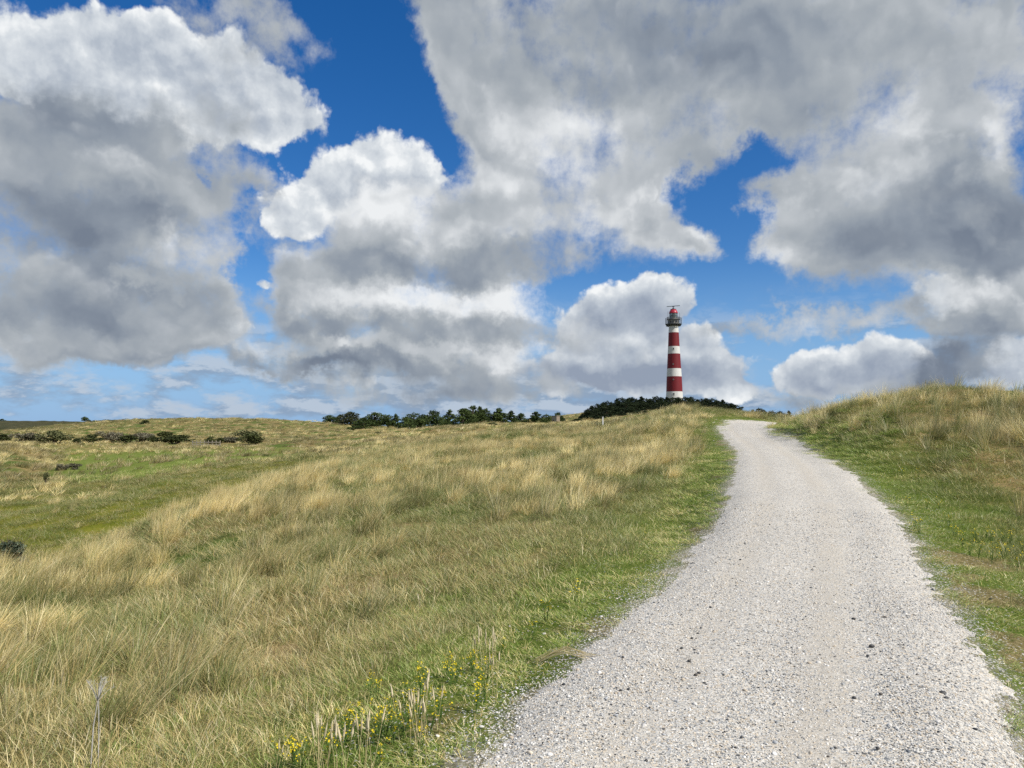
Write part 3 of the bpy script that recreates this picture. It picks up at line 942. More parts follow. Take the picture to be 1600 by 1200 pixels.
def leaf_cloud(lobes, n_leaf, size, rng, aspect=0.55, up=0.0):
    """leaf sized faces spread through the given lobes (cx, cy, cz, rx, ry, rz)"""
    V, rnd = [], []
    vol = np.array([l[3] * l[4] * l[5] for l in lobes]) ** 0.8
    cnt = np.maximum((n_leaf * vol / vol.sum()).astype(int), 12)
    for l, k in zip(lobes, cnt):
        d = rng.normal(size=(k, 3))
        d /= np.linalg.norm(d, axis=1)[:, None]
        rad = rng.uniform(0.25, 1.0, k) ** 0.5 * rng.uniform(0.82, 1.12, k)
        c = d * rad[:, None] * np.array(l[3:6]) + np.array(l[:3])
        t = rng.normal(size=(k, 3)) + d * 0.8 + np.array([0, 0, up])
        t /= np.linalg.norm(t, axis=1)[:, None]
        s = np.cross(t, rng.normal(size=(k, 3)))
        s /= np.linalg.norm(s, axis=1)[:, None]
        L = size * rng.uniform(0.6, 1.4, k)[:, None]
        V.append(np.stack([c - t * L * 0.5, c + s * L * aspect * 0.5, c + t * L * 0.5, c - s * L * aspect * 0.5], 1))
        rnd.append(np.repeat(rng.uniform(0, 1, k) * 0.6 + rng.uniform(0, 0.4), 4))
    V = np.concatenate(V).reshape(-1, 3)
    return V, np.arange(len(V)).reshape(-1, 4), np.concatenate(rnd)


def leaf_mesh(name, *a, **k):
    V, F, r = leaf_cloud(*a, **k)
    me = mesh_np(name, V, [F])
    attr(me, "leaf_random", r)
    return me


BARK, N_, b_ = new_mat("bark", 0.9, 0.1)
N_.put(b_.inputs['Base Color'], N_.ramp(N_.noise(N_.node('ShaderNodeTexCoord').outputs['Object'], 6.0, 5, 0.6, dim='3D'), [(0.3, (0.05, 0.036, 0.026)), (0.7, (0.13, 0.105, 0.08))]))
PINE = leaf_material("pine_needles", (0.026, 0.044, 0.013), (0.085, 0.118, 0.034))
PINE_HILL = leaf_material("dark_pine_needles", (0.011, 0.020, 0.009), (0.038, 0.054, 0.020))
PINE_DRY = leaf_material("thinning_pine_needles", (0.028, 0.037, 0.016), (0.075, 0.082, 0.04), (0.15, 0.13, 0.09), 0.12)


def pine_prototype(kind, seed, mat):
    """unit pine: about 1 high and 1 wide at the origin"""
    rng = np.random.default_rng(seed)
    bm = bmesh.new()
    lean = rng.uniform(-0.08, 0.08)
    add_tube(bm, [(0, 0, -0.15), (lean * 0.3, 0, 0.25), (lean, 0.01, 0.6), (lean * 1.2, 0, 0.88)], [0.035, 0.028, 0.02, 0.008], 7)
    lobes = []
    if kind == 'round':
        n, base, top = 15, 0.22, 0.9
    elif kind == 'spire':
        n, base, top = 13, 0.12, 0.93
    else:
        n, base, top = 17, 0.10, 0.84
    for k in range(n):
        f = (k + 0.5) / n
        z = base + (top - base) * f
        if kind == 'round':
            R = 0.40 * math.sin(math.pi * (0.22 + 0.66 * f)) + 0.02
        elif kind == 'spire':
            R = 0.40 * (1 - f) ** 0.75 + 0.03
        else:
            R = 0.46 * (1 - f ** 2.2) + 0.05
        a = k * 2.4 + rng.uniform(-0.6, 0.6)
        r = R * rng.uniform(0.45, 0.95)
        x, y = math.cos(a) * r + lean * f, math.sin(a) * r
        s = rng.uniform(0.12, 0.19) * (1.25 if kind != 'spire' else 1.0) * (1.15 - 0.5 * f)
        lobes.append((x, y, z, s * 1.25, s * 1.25, s * 0.62))
        add_tube(bm, [(lean * f, 0, z - 0.08), (x * 0.6, y * 0.6, z - 0.03), (x, y, z)], [0.012, 0.008, 0.004], 5)
    lobes.append((lean * 1.2, 0, top, 0.09, 0.09, 0.10))
    me = leaf_mesh("crown", lobes, 3400, 0.064, rng, 0.55, 0.5)
    tm = bpy.data.meshes.new("trunk")
    bm.to_mesh(tm)
    bm.free()
    tm.materials.append(BARK)
    me.materials.append(mat)
    return tm, me


def place_tree(proto, x, y, z, w, h, rz, name, label, group, cat="tree", crown="crown", stem="trunk"):
    root = empty(name, (x, y, z), label, cat, group, rz)
    root.scale = (w, w, h)
    link(bpy.data.objects.new(stem, proto[0]), root)
    link(bpy.data.objects.new(crown, proto[1]), root)
    return root


PINES = {k: [pine_prototype(k, 100 + 7 * i + 31 * j, PINE) for i in range(3)] for j, k in enumerate(('round', 'spire', 'broad'))}
HILL_PINES = [pine_prototype(k, 300 + 7 * i, PINE_HILL) for i, k in enumerate(('round', 'broad', 'spire', 'round', 'broad'))]
PINES['dry'] = [pine_prototype('round', 505, PINE_DRY)]

ROW = "pines standing behind the pale dune ridge"
TREES = [  # px left, right, top, base, distance, kind, label
    (508, 526, 648, 658, 335, 'broad', "low dark pine at the far left end of the pine row on the dune ridge"),
    (525, 537, 648.5, 659, 330, 'spire', "tiny pointed pine between the low end pine and the thinning brown pine"),
    (536, 560, 644, 662, 315, 'dry', "thin brownish pine with bare twigs showing, left part of the pine row"),
    (555, 578, 652, 670, 255, 'broad', "dark bushy pine lowest on the slope, in front of the pine row"),
    (569, 599, 645, 662, 320, 'round', "rounded green pine just right of the dark bushy pine on the slope"),
    (599, 614, 648.5, 663, 300, 'round', "left of the two small dark pines standing close together in the gap"),
    (612, 624, 648, 663, 300, 'spire', "right of the two small dark pines standing close together in the gap"),
    (624, 645, 650.5, 668, 265, 'broad', "pale green low pine at the left end of the fence posts"),
    (636, 658, 645.5, 668, 275, 'round', "olive green pine with a domed top behind the fence posts"),
    (652, 672, 646.5, 668, 280, 'broad', "broad low pine in the middle of the clump behind the fence posts"),
    (666, 688, 641.5, 667, 285, 'round', "tallest domed pine of the clump behind the fence posts"),
    (685, 699, 650, 666, 280, 'broad', "short pine in the notch right of the tallest domed pine"),
    (696, 711, 642, 663, 300, 'spire', "slim grey green pine left of the largest broad pine mass"),
    (711, 736, 637.5, 661, 290, 'broad', "left half of the largest dark pine mass on the ridge"),
    (722, 752, 634.5, 661, 300, 'round', "tallest and broadest dark pine of the row on the ridge"),
    (741, 757, 637, 660, 305, 'spire', "dark pine leaning against the right side of the tallest broad pine"),
    (753, 768, 639, 660, 300, 'round', "dark narrow pine just right of the largest pine mass"),
    (769, 791, 639.5, 659, 300, 'spire', "pointed dark pine with a lopsided top standing clear of the big mass"),
    (790, 808, 643.5, 659.5, 305, 'spire', "first of two squat pines right of the pointed lopsided pine"),
    (806, 822, 645, 660, 305, 'broad', "second of two squat pines right of the pointed lopsided pine"),
    (828, 846, 644.5, 660, 300, 'spire', "lone grey green pine with a cone shaped crown before the brick hut"),
    (848, 862, 647.5, 659, 310, 'round', "small dark umbrella pine just left of the brick hut"),
    (866, 878, 644.5, 660, 335, 'round', "pine top showing above the roof of the brick hut"),
    (893, 912, 653.5, 661, 240, 'broad', "low bright green pine at the left foot of the dark hill"),
]
for i, (l, r, tp, bs, dd, kind, lab) in enumerate(TREES):
    x, y, z = on_ground((l + r) / 2, bs, dd)
    ztop = at((l + r) / 2, tp, dd)[2]
    zb = min(z, at(0, bs, dd)[2])
    zb = max(zb, ztop - 9.0)
    pr = PINES[kind]
    place_tree(pr[i % len(pr)], x, y, zb, (r - l) / FPX * dd * (2.0 if kind == 'spire' else 1.62), (ztop - zb) * 1.06, i * 1.3, "pine_tree", lab, ROW)

# the dark plantation on the hill round the lighthouse
SIL_X = [906, 912, 920, 938, 955, 980, 1000, 1020, 1035, 1055, 1080, 1092, 1105, 1122, 1140, 1152]
SIL_Y = [652, 643, 635, 629, 625, 619.5, 620, 620, 618, 621.5, 618, 624, 620.5, 625, 629, 634]
HG = "dark pines packed on the hill below the lighthouse"
rng = np.random.default_rng(77)
k = 0
for dd, step, drop, p0, p1 in ((275, 8.0, 0.0, 908, 1156), (252, 9.0, 6.5, 912, 1156), (232, 10.0, 14, 914, 1070), (215, 11.0, 21, 916, 1010)):
    px = p0 + rng.uniform(0, 3)
    while px < p1:
        top = np.interp(px, SIL_X, SIL_Y) + drop + rng.uniform(-1.5, 2.5)
        x, y, z = on_ground(px, 650, dd)
        ztop = at(px, top, dd)[2]
        h = np.clip(ztop - z, 3.5, 7.5)
        w = rng.uniform(20, 28) / FPX * dd
        if px < 918:
            w *= 0.7
        place_tree(HILL_PINES[k % 5], x, y, ztop - h, w, h * 1.03, rng.uniform(0, 6.3), "pine_tree", "dark pine packed among its neighbours on the hill below the lighthouse", HG)
        px += step * rng.uniform(0.8, 1.25)
        k += 1
RG = "low dark pines in the dip between the path and the right dune"
for px, top, w, dd in ((1176, 641, 16, 250), (1186, 637.5, 16, 255), (1197, 641, 15, 250), (1207, 642, 16, 250), (1218, 641, 18, 252), (1231, 643, 16, 250)):
    x, y, z = on_ground(px, 650, dd)
    ztop = at(px, top, dd)[2]
    place_tree(HILL_PINES[k % 5], x, y, ztop - 4.6, w * 1.25 / FPX * dd, 4.8, px, "pine_tree", "low dark pine in the dip between the path's end and the right dune", RG)
    k += 1


# ------------------------------------------------------------------ shrubs
SH_DARK = leaf_material("dark_shrub_leaves", (0.028, 0.038, 0.013), (0.085, 0.098, 0.032), scale=2.0)
SH_GREY = leaf_material("grey_shrub_twigs", (0.10, 0.10, 0.066), (0.22, 0.205, 0.14), (0.30, 0.26, 0.19), 0.1, scale=2.0)
SH_OLIVE = leaf_material("olive_shrub_leaves", (0.075, 0.085, 0.035), (0.18, 0.185, 0.08), scale=2.0)
SH_BLUE = leaf_material("sea_buckthorn_leaves", (0.045, 0.065, 0.040), (0.16, 0.19, 0.13), scale=2.0)


def shrub_prototype(seed, mat, leaf=0.075, n=1500, twiggy=False, flat=0.8):
    rng = np.random.default_rng(seed)
    bm = bmesh.new()
    lobes = []
    for k in range(13):
        a = rng.uniform(0, 6.28)
        r = rng.uniform(0, 0.36)
        z = rng.uniform(0.2, 0.72) * (1 - r * 0.9)
        s = rng.uniform(0.13, 0.22)
        x, y = math.cos(a) * r, math.sin(a) * r
        lobes.append((x, y, z, s, s, s * flat))
        add_tube(bm, [(x * 0.15, y * 0.15, -0.1), (x * 0.7, y * 0.7, z * 0.6), (x, y, z)], [0.02, 0.012, 0.005], 5)
        if twiggy:
            for q in range(5):
                d = Vector((rng.normal() * 0.12, rng.normal() * 0.12, rng.uniform(0.12, 0.3)))
                add_tube(bm, [(x, y, z), Vector((x, y, z)) + d], [0.006, 0.003], 4)
    me = leaf_mesh("foliage", lobes, n, leaf, rng, 0.5, 0.7 if twiggy else 0.2)
    tm = bpy.data.meshes.new("stem")
    bm.to_mesh(tm)
    bm.free()
    tm.materials.append(BARK)
    me.materials.append(mat)
    return tm, me


SHRUBS = {'dark': [shrub_prototype(41 + i, SH_DARK) for i in range(3)], 'grey': [shrub_prototype(61 + i, SH_GREY, 0.075, 1900, True) for i in range(3)],
          'olive': [shrub_prototype(71 + i, SH_OLIVE) for i in range(2)], 'blue': [shrub_prototype(81, SH_BLUE, 0.05, 4200, True)]}
SHRUB_LIST = [
    (60, 106, 670, 694, 152, 'olive', "large round grey green shrub with a bare twiggy top, left in the hollow"),
    (20, 62, 674, 690, 165, 'grey', "grey brown brushy shrub left of the large round shrub"),
    (-12, 26, 676, 690, 170, 'dark', "dark low shrub cut by the left edge of the photo"),
    (111, 131, 684, 694, 150, 'dark', "small dark shrub just right of the large round shrub"),
    (127, 160, 678, 692, 160, 'dark', "dark spreading shrub second from the large round shrub"),
    (155, 190, 670, 690, 175, 'grey', "grey leafless shrub rising behind the dark spreading shrubs"),
    (181, 216, 679, 691, 158, 'dark', "dark flat shrub in front of the two grey leafless shrubs"),
    (202, 239, 674, 690, 172, 'grey', "second grey leafless shrub, right of the dark flat shrub"),
    (233, 251, 680, 691, 160, 'dark', "little dark shrub between grey brush and the long dark thicket"),
    (246, 273, 673, 686, 175, 'dark', "dark shrub standing up behind the long dark thicket"),
    (250, 303, 679, 692, 155, 'dark', "long low dark thicket in the middle of the hollow"),
    (316, 337, 681, 692, 150, 'dark', "small round dark shrub over the pale fence"),
    (337, 350, 683, 692, 150, 'dark', "tiny dark shrub at the right end of the pale fence"),
    (341, 377, 682, 693, 155, 'grey', "grey brush left of the dark round shrub that stands alone"),
    (376, 419, 676, 695, 148, 'dark', "dark round shrub standing alone at the right of the hollow"),
    (360, 416, 671, 685, 185, 'olive', "olive brush on the slope behind the dark round shrub"),
    (217, 234, 656, 669, 300, 'dark', "upright dark bush on the far dune slope under open sky"),
    (262, 290, 658, 668, 310, 'dark', "wide dark bush on the far dune slope right of the upright one"),
    (319, 341, 653, 660, 350, 'dark', "dark bush breaking the skyline of the far dune"),
    (66, 77, 737, 749, 62, 'olive', "small green bush alone on the olive slope"),
    (88, 106, 722, 734, 80, 'grey', "brownish twiggy bush above the olive slope"),
    (103, 124, 723, 734, 82, 'grey', "dull grey bush beside the brownish twiggy one"),
    (760, 781, 659, 668, 200, 'olive', "greyish flat shrub on the pale ridge below the largest pines"),
    (582, 602, 674, 686, 190, 'olive', "grey green shrub on the slope below the two small dark pines"),
    (603, 610, 665, 671, 250, 'dark', "very small dark bush below the two close pines"),
]
for i, (l, r, tp, bs, dd, kind, lab) in enumerate(SHRUB_LIST):
    x, y, z = on_ground((l + r) / 2, bs, dd)
    ztop = at((l + r) / 2, tp, dd)[2]
    h = np.clip(ztop - z, (bs - tp) / FPX * dd * 1.0, (bs - tp) / FPX * dd * 1.25)
    pr = SHRUBS[kind]
    place_tree(pr[i % len(pr)], x, y, ztop - h, (r - l) / FPX * dd * 1.25, h * 1.3, i * 0.9, "shrub", lab, None, "shrub", "foliage", "stem")
x, y, z = on_ground(18, 850, 30)
zt = at(18, 828, 30)[2]
place_tree(SHRUBS['blue'][0], x, y, z - 0.1, 1.9, max(zt - z + 0.1, 0.7), 0.4, "shrub", "blue green low shrub in the hollow at the left edge of the photo", None, "shrub", "foliage", "stem")
# a wind shaped tree alone on the dark far dune
x, y, z = on_ground(133, 659, 600)
zt = at(133, 650.5, 600)[2]
place_tree(PINES['broad'][0], x, y, zt - 4.2, 13 / FPX * 600, 4.4, 0.3, "pine_tree", "tiny wind bent tree alone on the dark far dune", None)
x, y, z = on_ground(3, 663, 620)
place_tree(PINES['broad'][1], x, y, at(3, 654, 620)[2] - 3, 11 / FPX * 620, 3.1, 0.3, "pine_tree", "dark tree speck on the skyline at the far left", None)


# ------------------------------------------------------------------ hut, masts, posts, fence
def build_hut():
    dd = 262
    x, y, z = on_ground(868.5, 658, dd)
    k = dd / FPX
    ztop = at(868, 650.2, dd)[2]
    h = max(ztop - z, 1.7)
    root = empty("brick_hut", (x, y, ztop - h), "small flat topped brown brick hut on the ridge left of the dark hill", "hut", rz=math.radians(-38))
    m, N, b = new_mat("brown_brick", 0.9, 0.1)
    br = N.node('ShaderNodeTexBrick')
    N.put(br.inputs['Vector'], N.node('ShaderNodeTexCoord').outputs['Object'])
    br.inputs['Color1'].default_value = (0.17, 0.115, 0.075, 1)
    br.inputs['Color2'].default_value = (0.24, 0.165, 0.10, 1)
    br.inputs['Mortar'].default_value = (0.30, 0.27, 0.22, 1)
    br.inputs['Scale'].default_value = 2.2
    N.put(b.inputs['Base Color'], br.outputs[0])
    w = 12.2 * k / 1.36
    bm = bmesh.new()
    add_box(bm, (0, 0, h / 2 - 0.5), (w, w, h + 1))
    bmesh.ops.bevel(bm, geom=bm.edges[:], offset=0.03, segments=1)
    bm_obj("wall", bm, m, root)
    bm = bmesh.new()
    add_box(bm, (0, 0, h + 0.09), (w + 0.25, w + 0.25, 0.18))
    cm, N, b = new_mat("concrete_slab", 0.9, 0.1)
    N.put(b.inputs['Base Color'], N.ramp(N.noise(N.node('ShaderNodeTexCoord').outputs['Object'], 5, 5, 0.6, dim='3D'), [(0.3, (0.22, 0.19, 0.14)), (0.7, (0.36, 0.32, 0.25))]))
    bm_obj("roof", bm, cm, root)
    bm = bmesh.new()
    add_box(bm, (-w * 0.2, -w * 0.5, h * 0.5), (0.5, 0.12, 0.4))
    dm, N, b = new_mat("dark_opening", 0.6, 0.2)
    b.inputs['Base Color'].default_value = (0.02, 0.02, 0.02, 1)
    bm_obj("window", bm, dm, root)


build_hut()
WOOD, N_, b_ = new_mat("grey_weathered_wood", 0.9, 0.1)
N_.put(b_.inputs['Base Color'], N_.ramp(N_.noise(N_.v('MULTIPLY', N_.node('ShaderNodeTexCoord').outputs['Object'], (8, 8, 1)), 2.0, 5, 0.6, dim='3D'), [(0.3, (0.20, 0.17, 0.13)), (0.7, (0.40, 0.36, 0.29))]))
METAL, N_, b_ = new_mat("dull_steel", 0.5, 0.4)
b_.inputs['Base Color'].default_value = (0.10, 0.11, 0.12, 1)
WHITE_P, N_, b_ = new_mat("white_post_paint", 0.6, 0.3)
N_.put(b_.inputs['Base Color'], N_.ramp(N_.noise(N_.node('ShaderNodeTexCoord').outputs['Object'], 4, 4, 0.6, dim='3D'), [(0.3, (0.55, 0.55, 0.53)), (0.7, (0.74, 0.74, 0.72))]))

for px, tp, lab in ((882.6, 646.5, "thin dark mast right of the brick hut"),):
    dd = 262
    x, y, z = on_ground(px, 658, dd)
    h = at(px, tp, dd)[2] - z
    root = empty("mast", (x, y, z), lab, "mast")
    bm = bmesh.new()
    add_tube(bm, [(0, 0, -0.3), (0, 0, h * 0.5), (0, 0, h)], [0.05, 0.04, 0.03], 6)
    bm_obj("pole", bm, METAL, root)
    bm = bmesh.new()
    add_box(bm, (0, 0, h * 0.93), (0.5, 0.04, 0.04))
    bm_obj("crossarm", bm, METAL, root)
dd = 66
x, y, z = on_ground(942, 658, dd)
h = max(at(942, 652, dd)[2] - z, 0.5)
bm = bmesh.new()
add_box(bm, (0, 0, h / 2 - 0.2), (0.11, 0.11, h + 0.4))
add_box(bm, (0, 0, h + 0.02), (0.13, 0.13, 0.05))
bmesh.ops.bevel(bm, geom=bm.edges[:], offset=0.012, segments=1)
tag(bm_obj("marker_post", bm, WHITE_P, None, (x, y, z)), "short white marker post in the grass before the dark hill", "post")

bm = bmesh.new()
add_tube(bm, [(0, 0, -0.3), (0.01, 0, 0.7), (0.0, 0.01, 1.35)], [0.075, 0.07, 0.062], 8)
proto_me = None
for i, (px, py) in enumerate(((621, 665), (631, 666), (640, 666), (651, 665.5), (661, 665), (672, 664), (684, 663.5))):
    dd = 240
    x, y, z = on_ground(px, py, dd)
    if proto_me is None:
        o = bm_obj("fence_post", bm, WOOD, None, (x, y, z + 0.15))
        proto_me = o.data
    else:
        o = link(bpy.data.objects.new("fence_post", proto_me))
        o.location = (x, y, z + 0.15)
    o.rotation_euler = (0.03 * math.sin(i * 2.1), 0.05 * math.cos(i * 1.7), i)
    tag(o, "slim pale fence post before the pine clump on the far slope", "fence post", "fence posts before the pine clump")


def build_fence():
    dd = 143
    x0, y0, z0 = on_ground(301, 691, dd)
    x1, y1, z1 = on_ground(344, 691, dd)
    root = empty("wooden_fence", ((x0 + x1) / 2, dd, min(z0, z1)), "short pale wooden fence among the dark shrubs of the hollow", "fence")
    hx = (x1 - x0) / 2
    for i in range(8):
        bm = bmesh.new()
        xx = -hx + 2 * hx * i / 7
        add_box(bm, (xx, 0, 0.55), (0.12, 0.12, 1.7))
        bm_obj("post", bm, WOOD, root)
    for zc in (0.55, 1.05):
        bm = bmesh.new()
        add_box(bm, (0, -0.09, zc), (2 * hx + 0.2, 0.05, 0.14))
        bm_obj("rail", bm, WOOD, root)


build_fence()

# ------------------------------------------------------------------ loose dark stones on the path
DSTONE, N_, b_ = new_mat("dark_flint", 0.6, 0.35)
oi = N_.node('ShaderNodeObjectInfo').outputs['Random']
n_ = N_.noise(N_.node('ShaderNodeTexCoord').outputs['Object'], 3.0, 5, 0.6, dim='3D')
N_.put(b_.inputs['Base Color'], N_.mix(N_.ss(n_, 0.3, 0.7), N_.ramp(oi, [(0.0, (0.02, 0.022, 0.026)), (0.55, (0.035, 0.035, 0.035)), (0.75, (0.075, 0.05, 0.03)), (1.0, (0.05, 0.045, 0.03))], 'CONSTANT'), (0.085, 0.085, 0.085, 1)))


def stone_mesh(seed, rough=0.28):
    rng = np.random.default_rng(seed)
    bm = bmesh.new()
    bmesh.ops.create_icosphere(bm, subdivisions=2, radius=1.0)
    off = Vector(rng.uniform(-50, 50, 3))
    for v in bm.verts:
        v.co *= 1 + rough * (mnoise.noise(v.co * 0.9 + off) + 0.5 * mnoise.noise(v.co * 2.1 + off))
        v.co.z *= 0.6
    me = bpy.data.meshes.new("stone")
    bm.to_mesh(me)
    bm.free()
    me.polygons.foreach_set("use_smooth", np.ones(len(me.polygons), dtype=bool))
    return me


STONES = [stone_mesh(900 + i) for i in range(4)]
for s in STONES:
    s.materials.append(DSTONE)
SPOTS = [(1243, 1026, 7), (1304, 1028, 7), (1362, 1011, 8), (1356, 1026, 6), (1227, 1062, 7), (1245, 1060, 4), (1258, 1091, 6), (1223, 1089, 5), (1335, 1092, 8), (1376, 1086, 7), (1474, 1085, 12), (1478, 1093, 9),
         (1417, 1060, 6), (1433, 1056, 5), (1481, 1068, 7), (1483, 1034, 6), (1294, 1184, 8), (1371, 1171, 7), (1464, 1173, 7), (1411, 1115, 5), (1305, 1170, 6), (1307, 1107, 4), (998, 1002, 6), (1081, 998, 5),
         (1095, 982, 4), (1065, 1014, 5), (1077, 1034, 6), (970, 1080, 7), (982, 1078, 6), (1092, 1053, 9), (1087, 1056, 6), (1101, 1069, 6), (963, 1076, 5), (1015, 1107, 5), (952, 1117, 5), (869, 1121, 5), (965, 1117, 6), (1046, 1129, 6),
         (1269, 892, 5), (1244, 886, 4), (1334, 968, 6), (1383, 966, 6), (1416, 965, 5), (1401, 895, 5), (1266, 983, 6), (1172, 961, 5), (1247, 944, 4), (1311, 951, 5), (1370, 872, 5), (1157, 875, 4), (1122, 872, 4), (1085, 897, 4), (805, 1148, 6), (1035, 965, 4), (1010, 1190, 6), (1190, 1150, 6)]
rng = np.random.default_rng(5)
for i, (px, py, wpx) in enumerate(SPOTS):
    # walk along the line of sight to the path
    d = np.interp(-py, [-1200, -1100, -1000, -900, -800], [3.5, 4.3, 5.6, 7.9, 11.8])
    for _ in range(6):
        x, y, _z = at(px, py, d)
        zg = float(ground_base(np.array([x]), np.array([y]))[0]) + 0.012
        rx, ry, rz_ = ray(px, py)
        d = (zg - CAM_Z) / rz_ * ry
    x, y, _z = at(px, py, d)
    r = wpx / FPX * d * 0.5 * rng.uniform(0.65, 1.1)
    o = link(bpy.data.objects.new("stone", STONES[i % 4]))
    o.location = (x, y, zg + 0.004 + r * 0.2)
    o.scale = (r * rng.uniform(0.9, 1.2), r * rng.uniform(0.7, 1.0), r * rng.uniform(0.8, 1.1))
    o.rotation_euler = (rng.uniform(-0.2, 0.2), rng.uniform(-0.2, 0.2), rng.uniform(0, 6.28))
    if i == 10:
        tag(o, "largest dark stone, a flat black one on the right part of the path", "stone", "dark stones on the path")
    else:
        tag(o, "small dark stone lying loose on the pale gravel path", "stone", "dark stones on the path")

# ------------------------------------------------------------------ grass
def blade_set(n, rng, base_r, h, width, lean, arch, wind, seg=4, head=0.0):
    """n blades as tapering ribbons: returns vertices, faces, t along the blade, a random number per blade"""
    a = rng.uniform(0, 2 * math.pi, n)
    r = base_r * np.sqrt(rng.uniform(0, 1, n))
    root = np.stack([np.cos(a) * r, np.sin(a) * r, np.full(n, -0.03)], 1)
    H = rng.uniform(h[0], h[1], n)
    out = np.stack([np.cos(a), np.sin(a)], 1) * (r / max(base_r, 1e-6))[:, None] * lean + rng.normal(size=(n, 2)) * lean * 0.55
    wv = np.array([wind, wind * 0.25])
    bend = rng.uniform(arch[0], arch[1], n)
    b2 = rng.normal(size=n) * 0.25
    d = out + wv * rng.uniform(0.3, 1.3, n)[:, None]
    face = rng.uniform(0, math.pi, n)
    side = np.stack([np.cos(face), np.sin(face), np.zeros(n)], 1)
    V, T = [], []
    for k in range(seg + 1):
        t = k / seg
        xy = d * t + d * (bend * t * t)[:, None] + np.stack([-d[:, 1], d[:, 0]], 1) * (b2 * t * t)[:, None]
        zz = t * (1 - 0.38 * np.minimum(bend * np.linalg.norm(d, axis=1) * 1.2, 1.25) * t)
        P = root + np.concatenate([xy * H[:, None], (zz * H)[:, None]], 1)
        w = width * (1 - 0.85 * t ** 1.6) * 0.5
        if head and t > 1 - head:
            w = width * (1.5 if k < seg else 0.6)
        V.append(P - side * w)
        V.append(P + side * w)
        T += [t, t]
    V = np.stack(V, 1)                                   # n, 2(seg+1), 3
    base = (np.arange(n) * 2 * (seg + 1))[:, None]
    F = np.concatenate([base + np.array([2 * k, 2 * k + 1, 2 * k + 3, 2 * k + 2])[None] for k in range(seg)])
    return V.reshape(-1, 3), F, np.tile(np.array(T), n), np.repeat(rng.uniform(0, 1, n), 2 * (seg + 1))


def tuft_mesh(name, sets):
    Vs, Fs, Ts, Rs, o = [], [], [], [], 0
    for V, F, T, R in sets:
        Vs.append(V); Fs.append(F + o); Ts.append(T); Rs.append(R)
        o += len(V)
    me = mesh_np(name, np.concatenate(Vs), [np.concatenate(Fs)], smooth=True)
    attr(me, "along", np.concatenate(Ts))
    attr(me, "blade_random", np.concatenate(Rs))
    return me


def grass_material():
    m = bpy.data.materials.new("grass_blades")
    m.use_nodes = True
    t = m.node_tree
    t.nodes.clear()
    N = NT(t)
    A = lambda n, ty='GEOMETRY', o='Fac': N.node('ShaderNodeAttribute', attribute_name=n, attribute_type=ty).outputs[o]
    along, rnd = A("along"), A("blade_random")
    sp = N.node('ShaderNodeSeparateXYZ')
    N.put(sp.inputs[0], A("tint", 'INSTANCER', 'Vector'))
    straw, bright, hue = sp.outputs
    rnd2 = N.m('FRACT', N.m('MULTIPLY', rnd, 17.31))
    green = N.mix(hue, (0.205, 0.235, 0.085, 1), (0.125, 0.215, 0.020, 1))
    green = N.mix(N.m('MULTIPLY', rnd2, 0.55), green, (0.29, 0.285, 0.105, 1))
    strw = N.ramp(rnd2, [(0.0, (0.44, 0.32, 0.12)), (0.3, (0.58, 0.47, 0.20)), (0.65, (0.70, 0.60, 0.30)), (0.9, (0.60, 0.53, 0.34)), (1.0, (0.26, 0.18, 0.085))])
    # blades dry out from the tip
    f = N.m('SUBTRACT', N.m('ADD', N.m('MULTIPLY_ADD', along, 0.42, straw), -0.16), rnd)
    c = N.mix(N.ss(f, -0.14, 0.14), green, strw)
    c = N.v('SCALE', c)
    N.put(c.node.inputs['Scale'], bright)
    d = N.node('ShaderNodeBsdfDiffuse')
    N.put(d.inputs['Color'], c)
    tr = N.node('ShaderNodeBsdfTranslucent')
    N.put(tr.inputs['Color'], c)
    gl = N.node('ShaderNodeBsdfGlossy')
    gl.inputs['Roughness'].default_value = 0.45
    gl.inputs['Color'].default_value = (0.8, 0.8, 0.75, 1)
    s1 = N.node('ShaderNodeMixShader')
    s1.inputs[0].default_value = 0.22
    t.links.new(d.outputs[0], s1.inputs[1])
    t.links.new(tr.outputs[0], s1.inputs[2])
    s2 = N.node('ShaderNodeMixShader')
    s2.inputs[0].default_value = 0.05
    t.links.new(s1.outputs[0], s2.inputs[1])
    t.links.new(gl.outputs[0], s2.inputs[2])
    o = N.node('ShaderNodeOutputMaterial')
    t.links.new(s2.outputs[0], o.inputs['Surface'])
    return m


GRASS = grass_material()


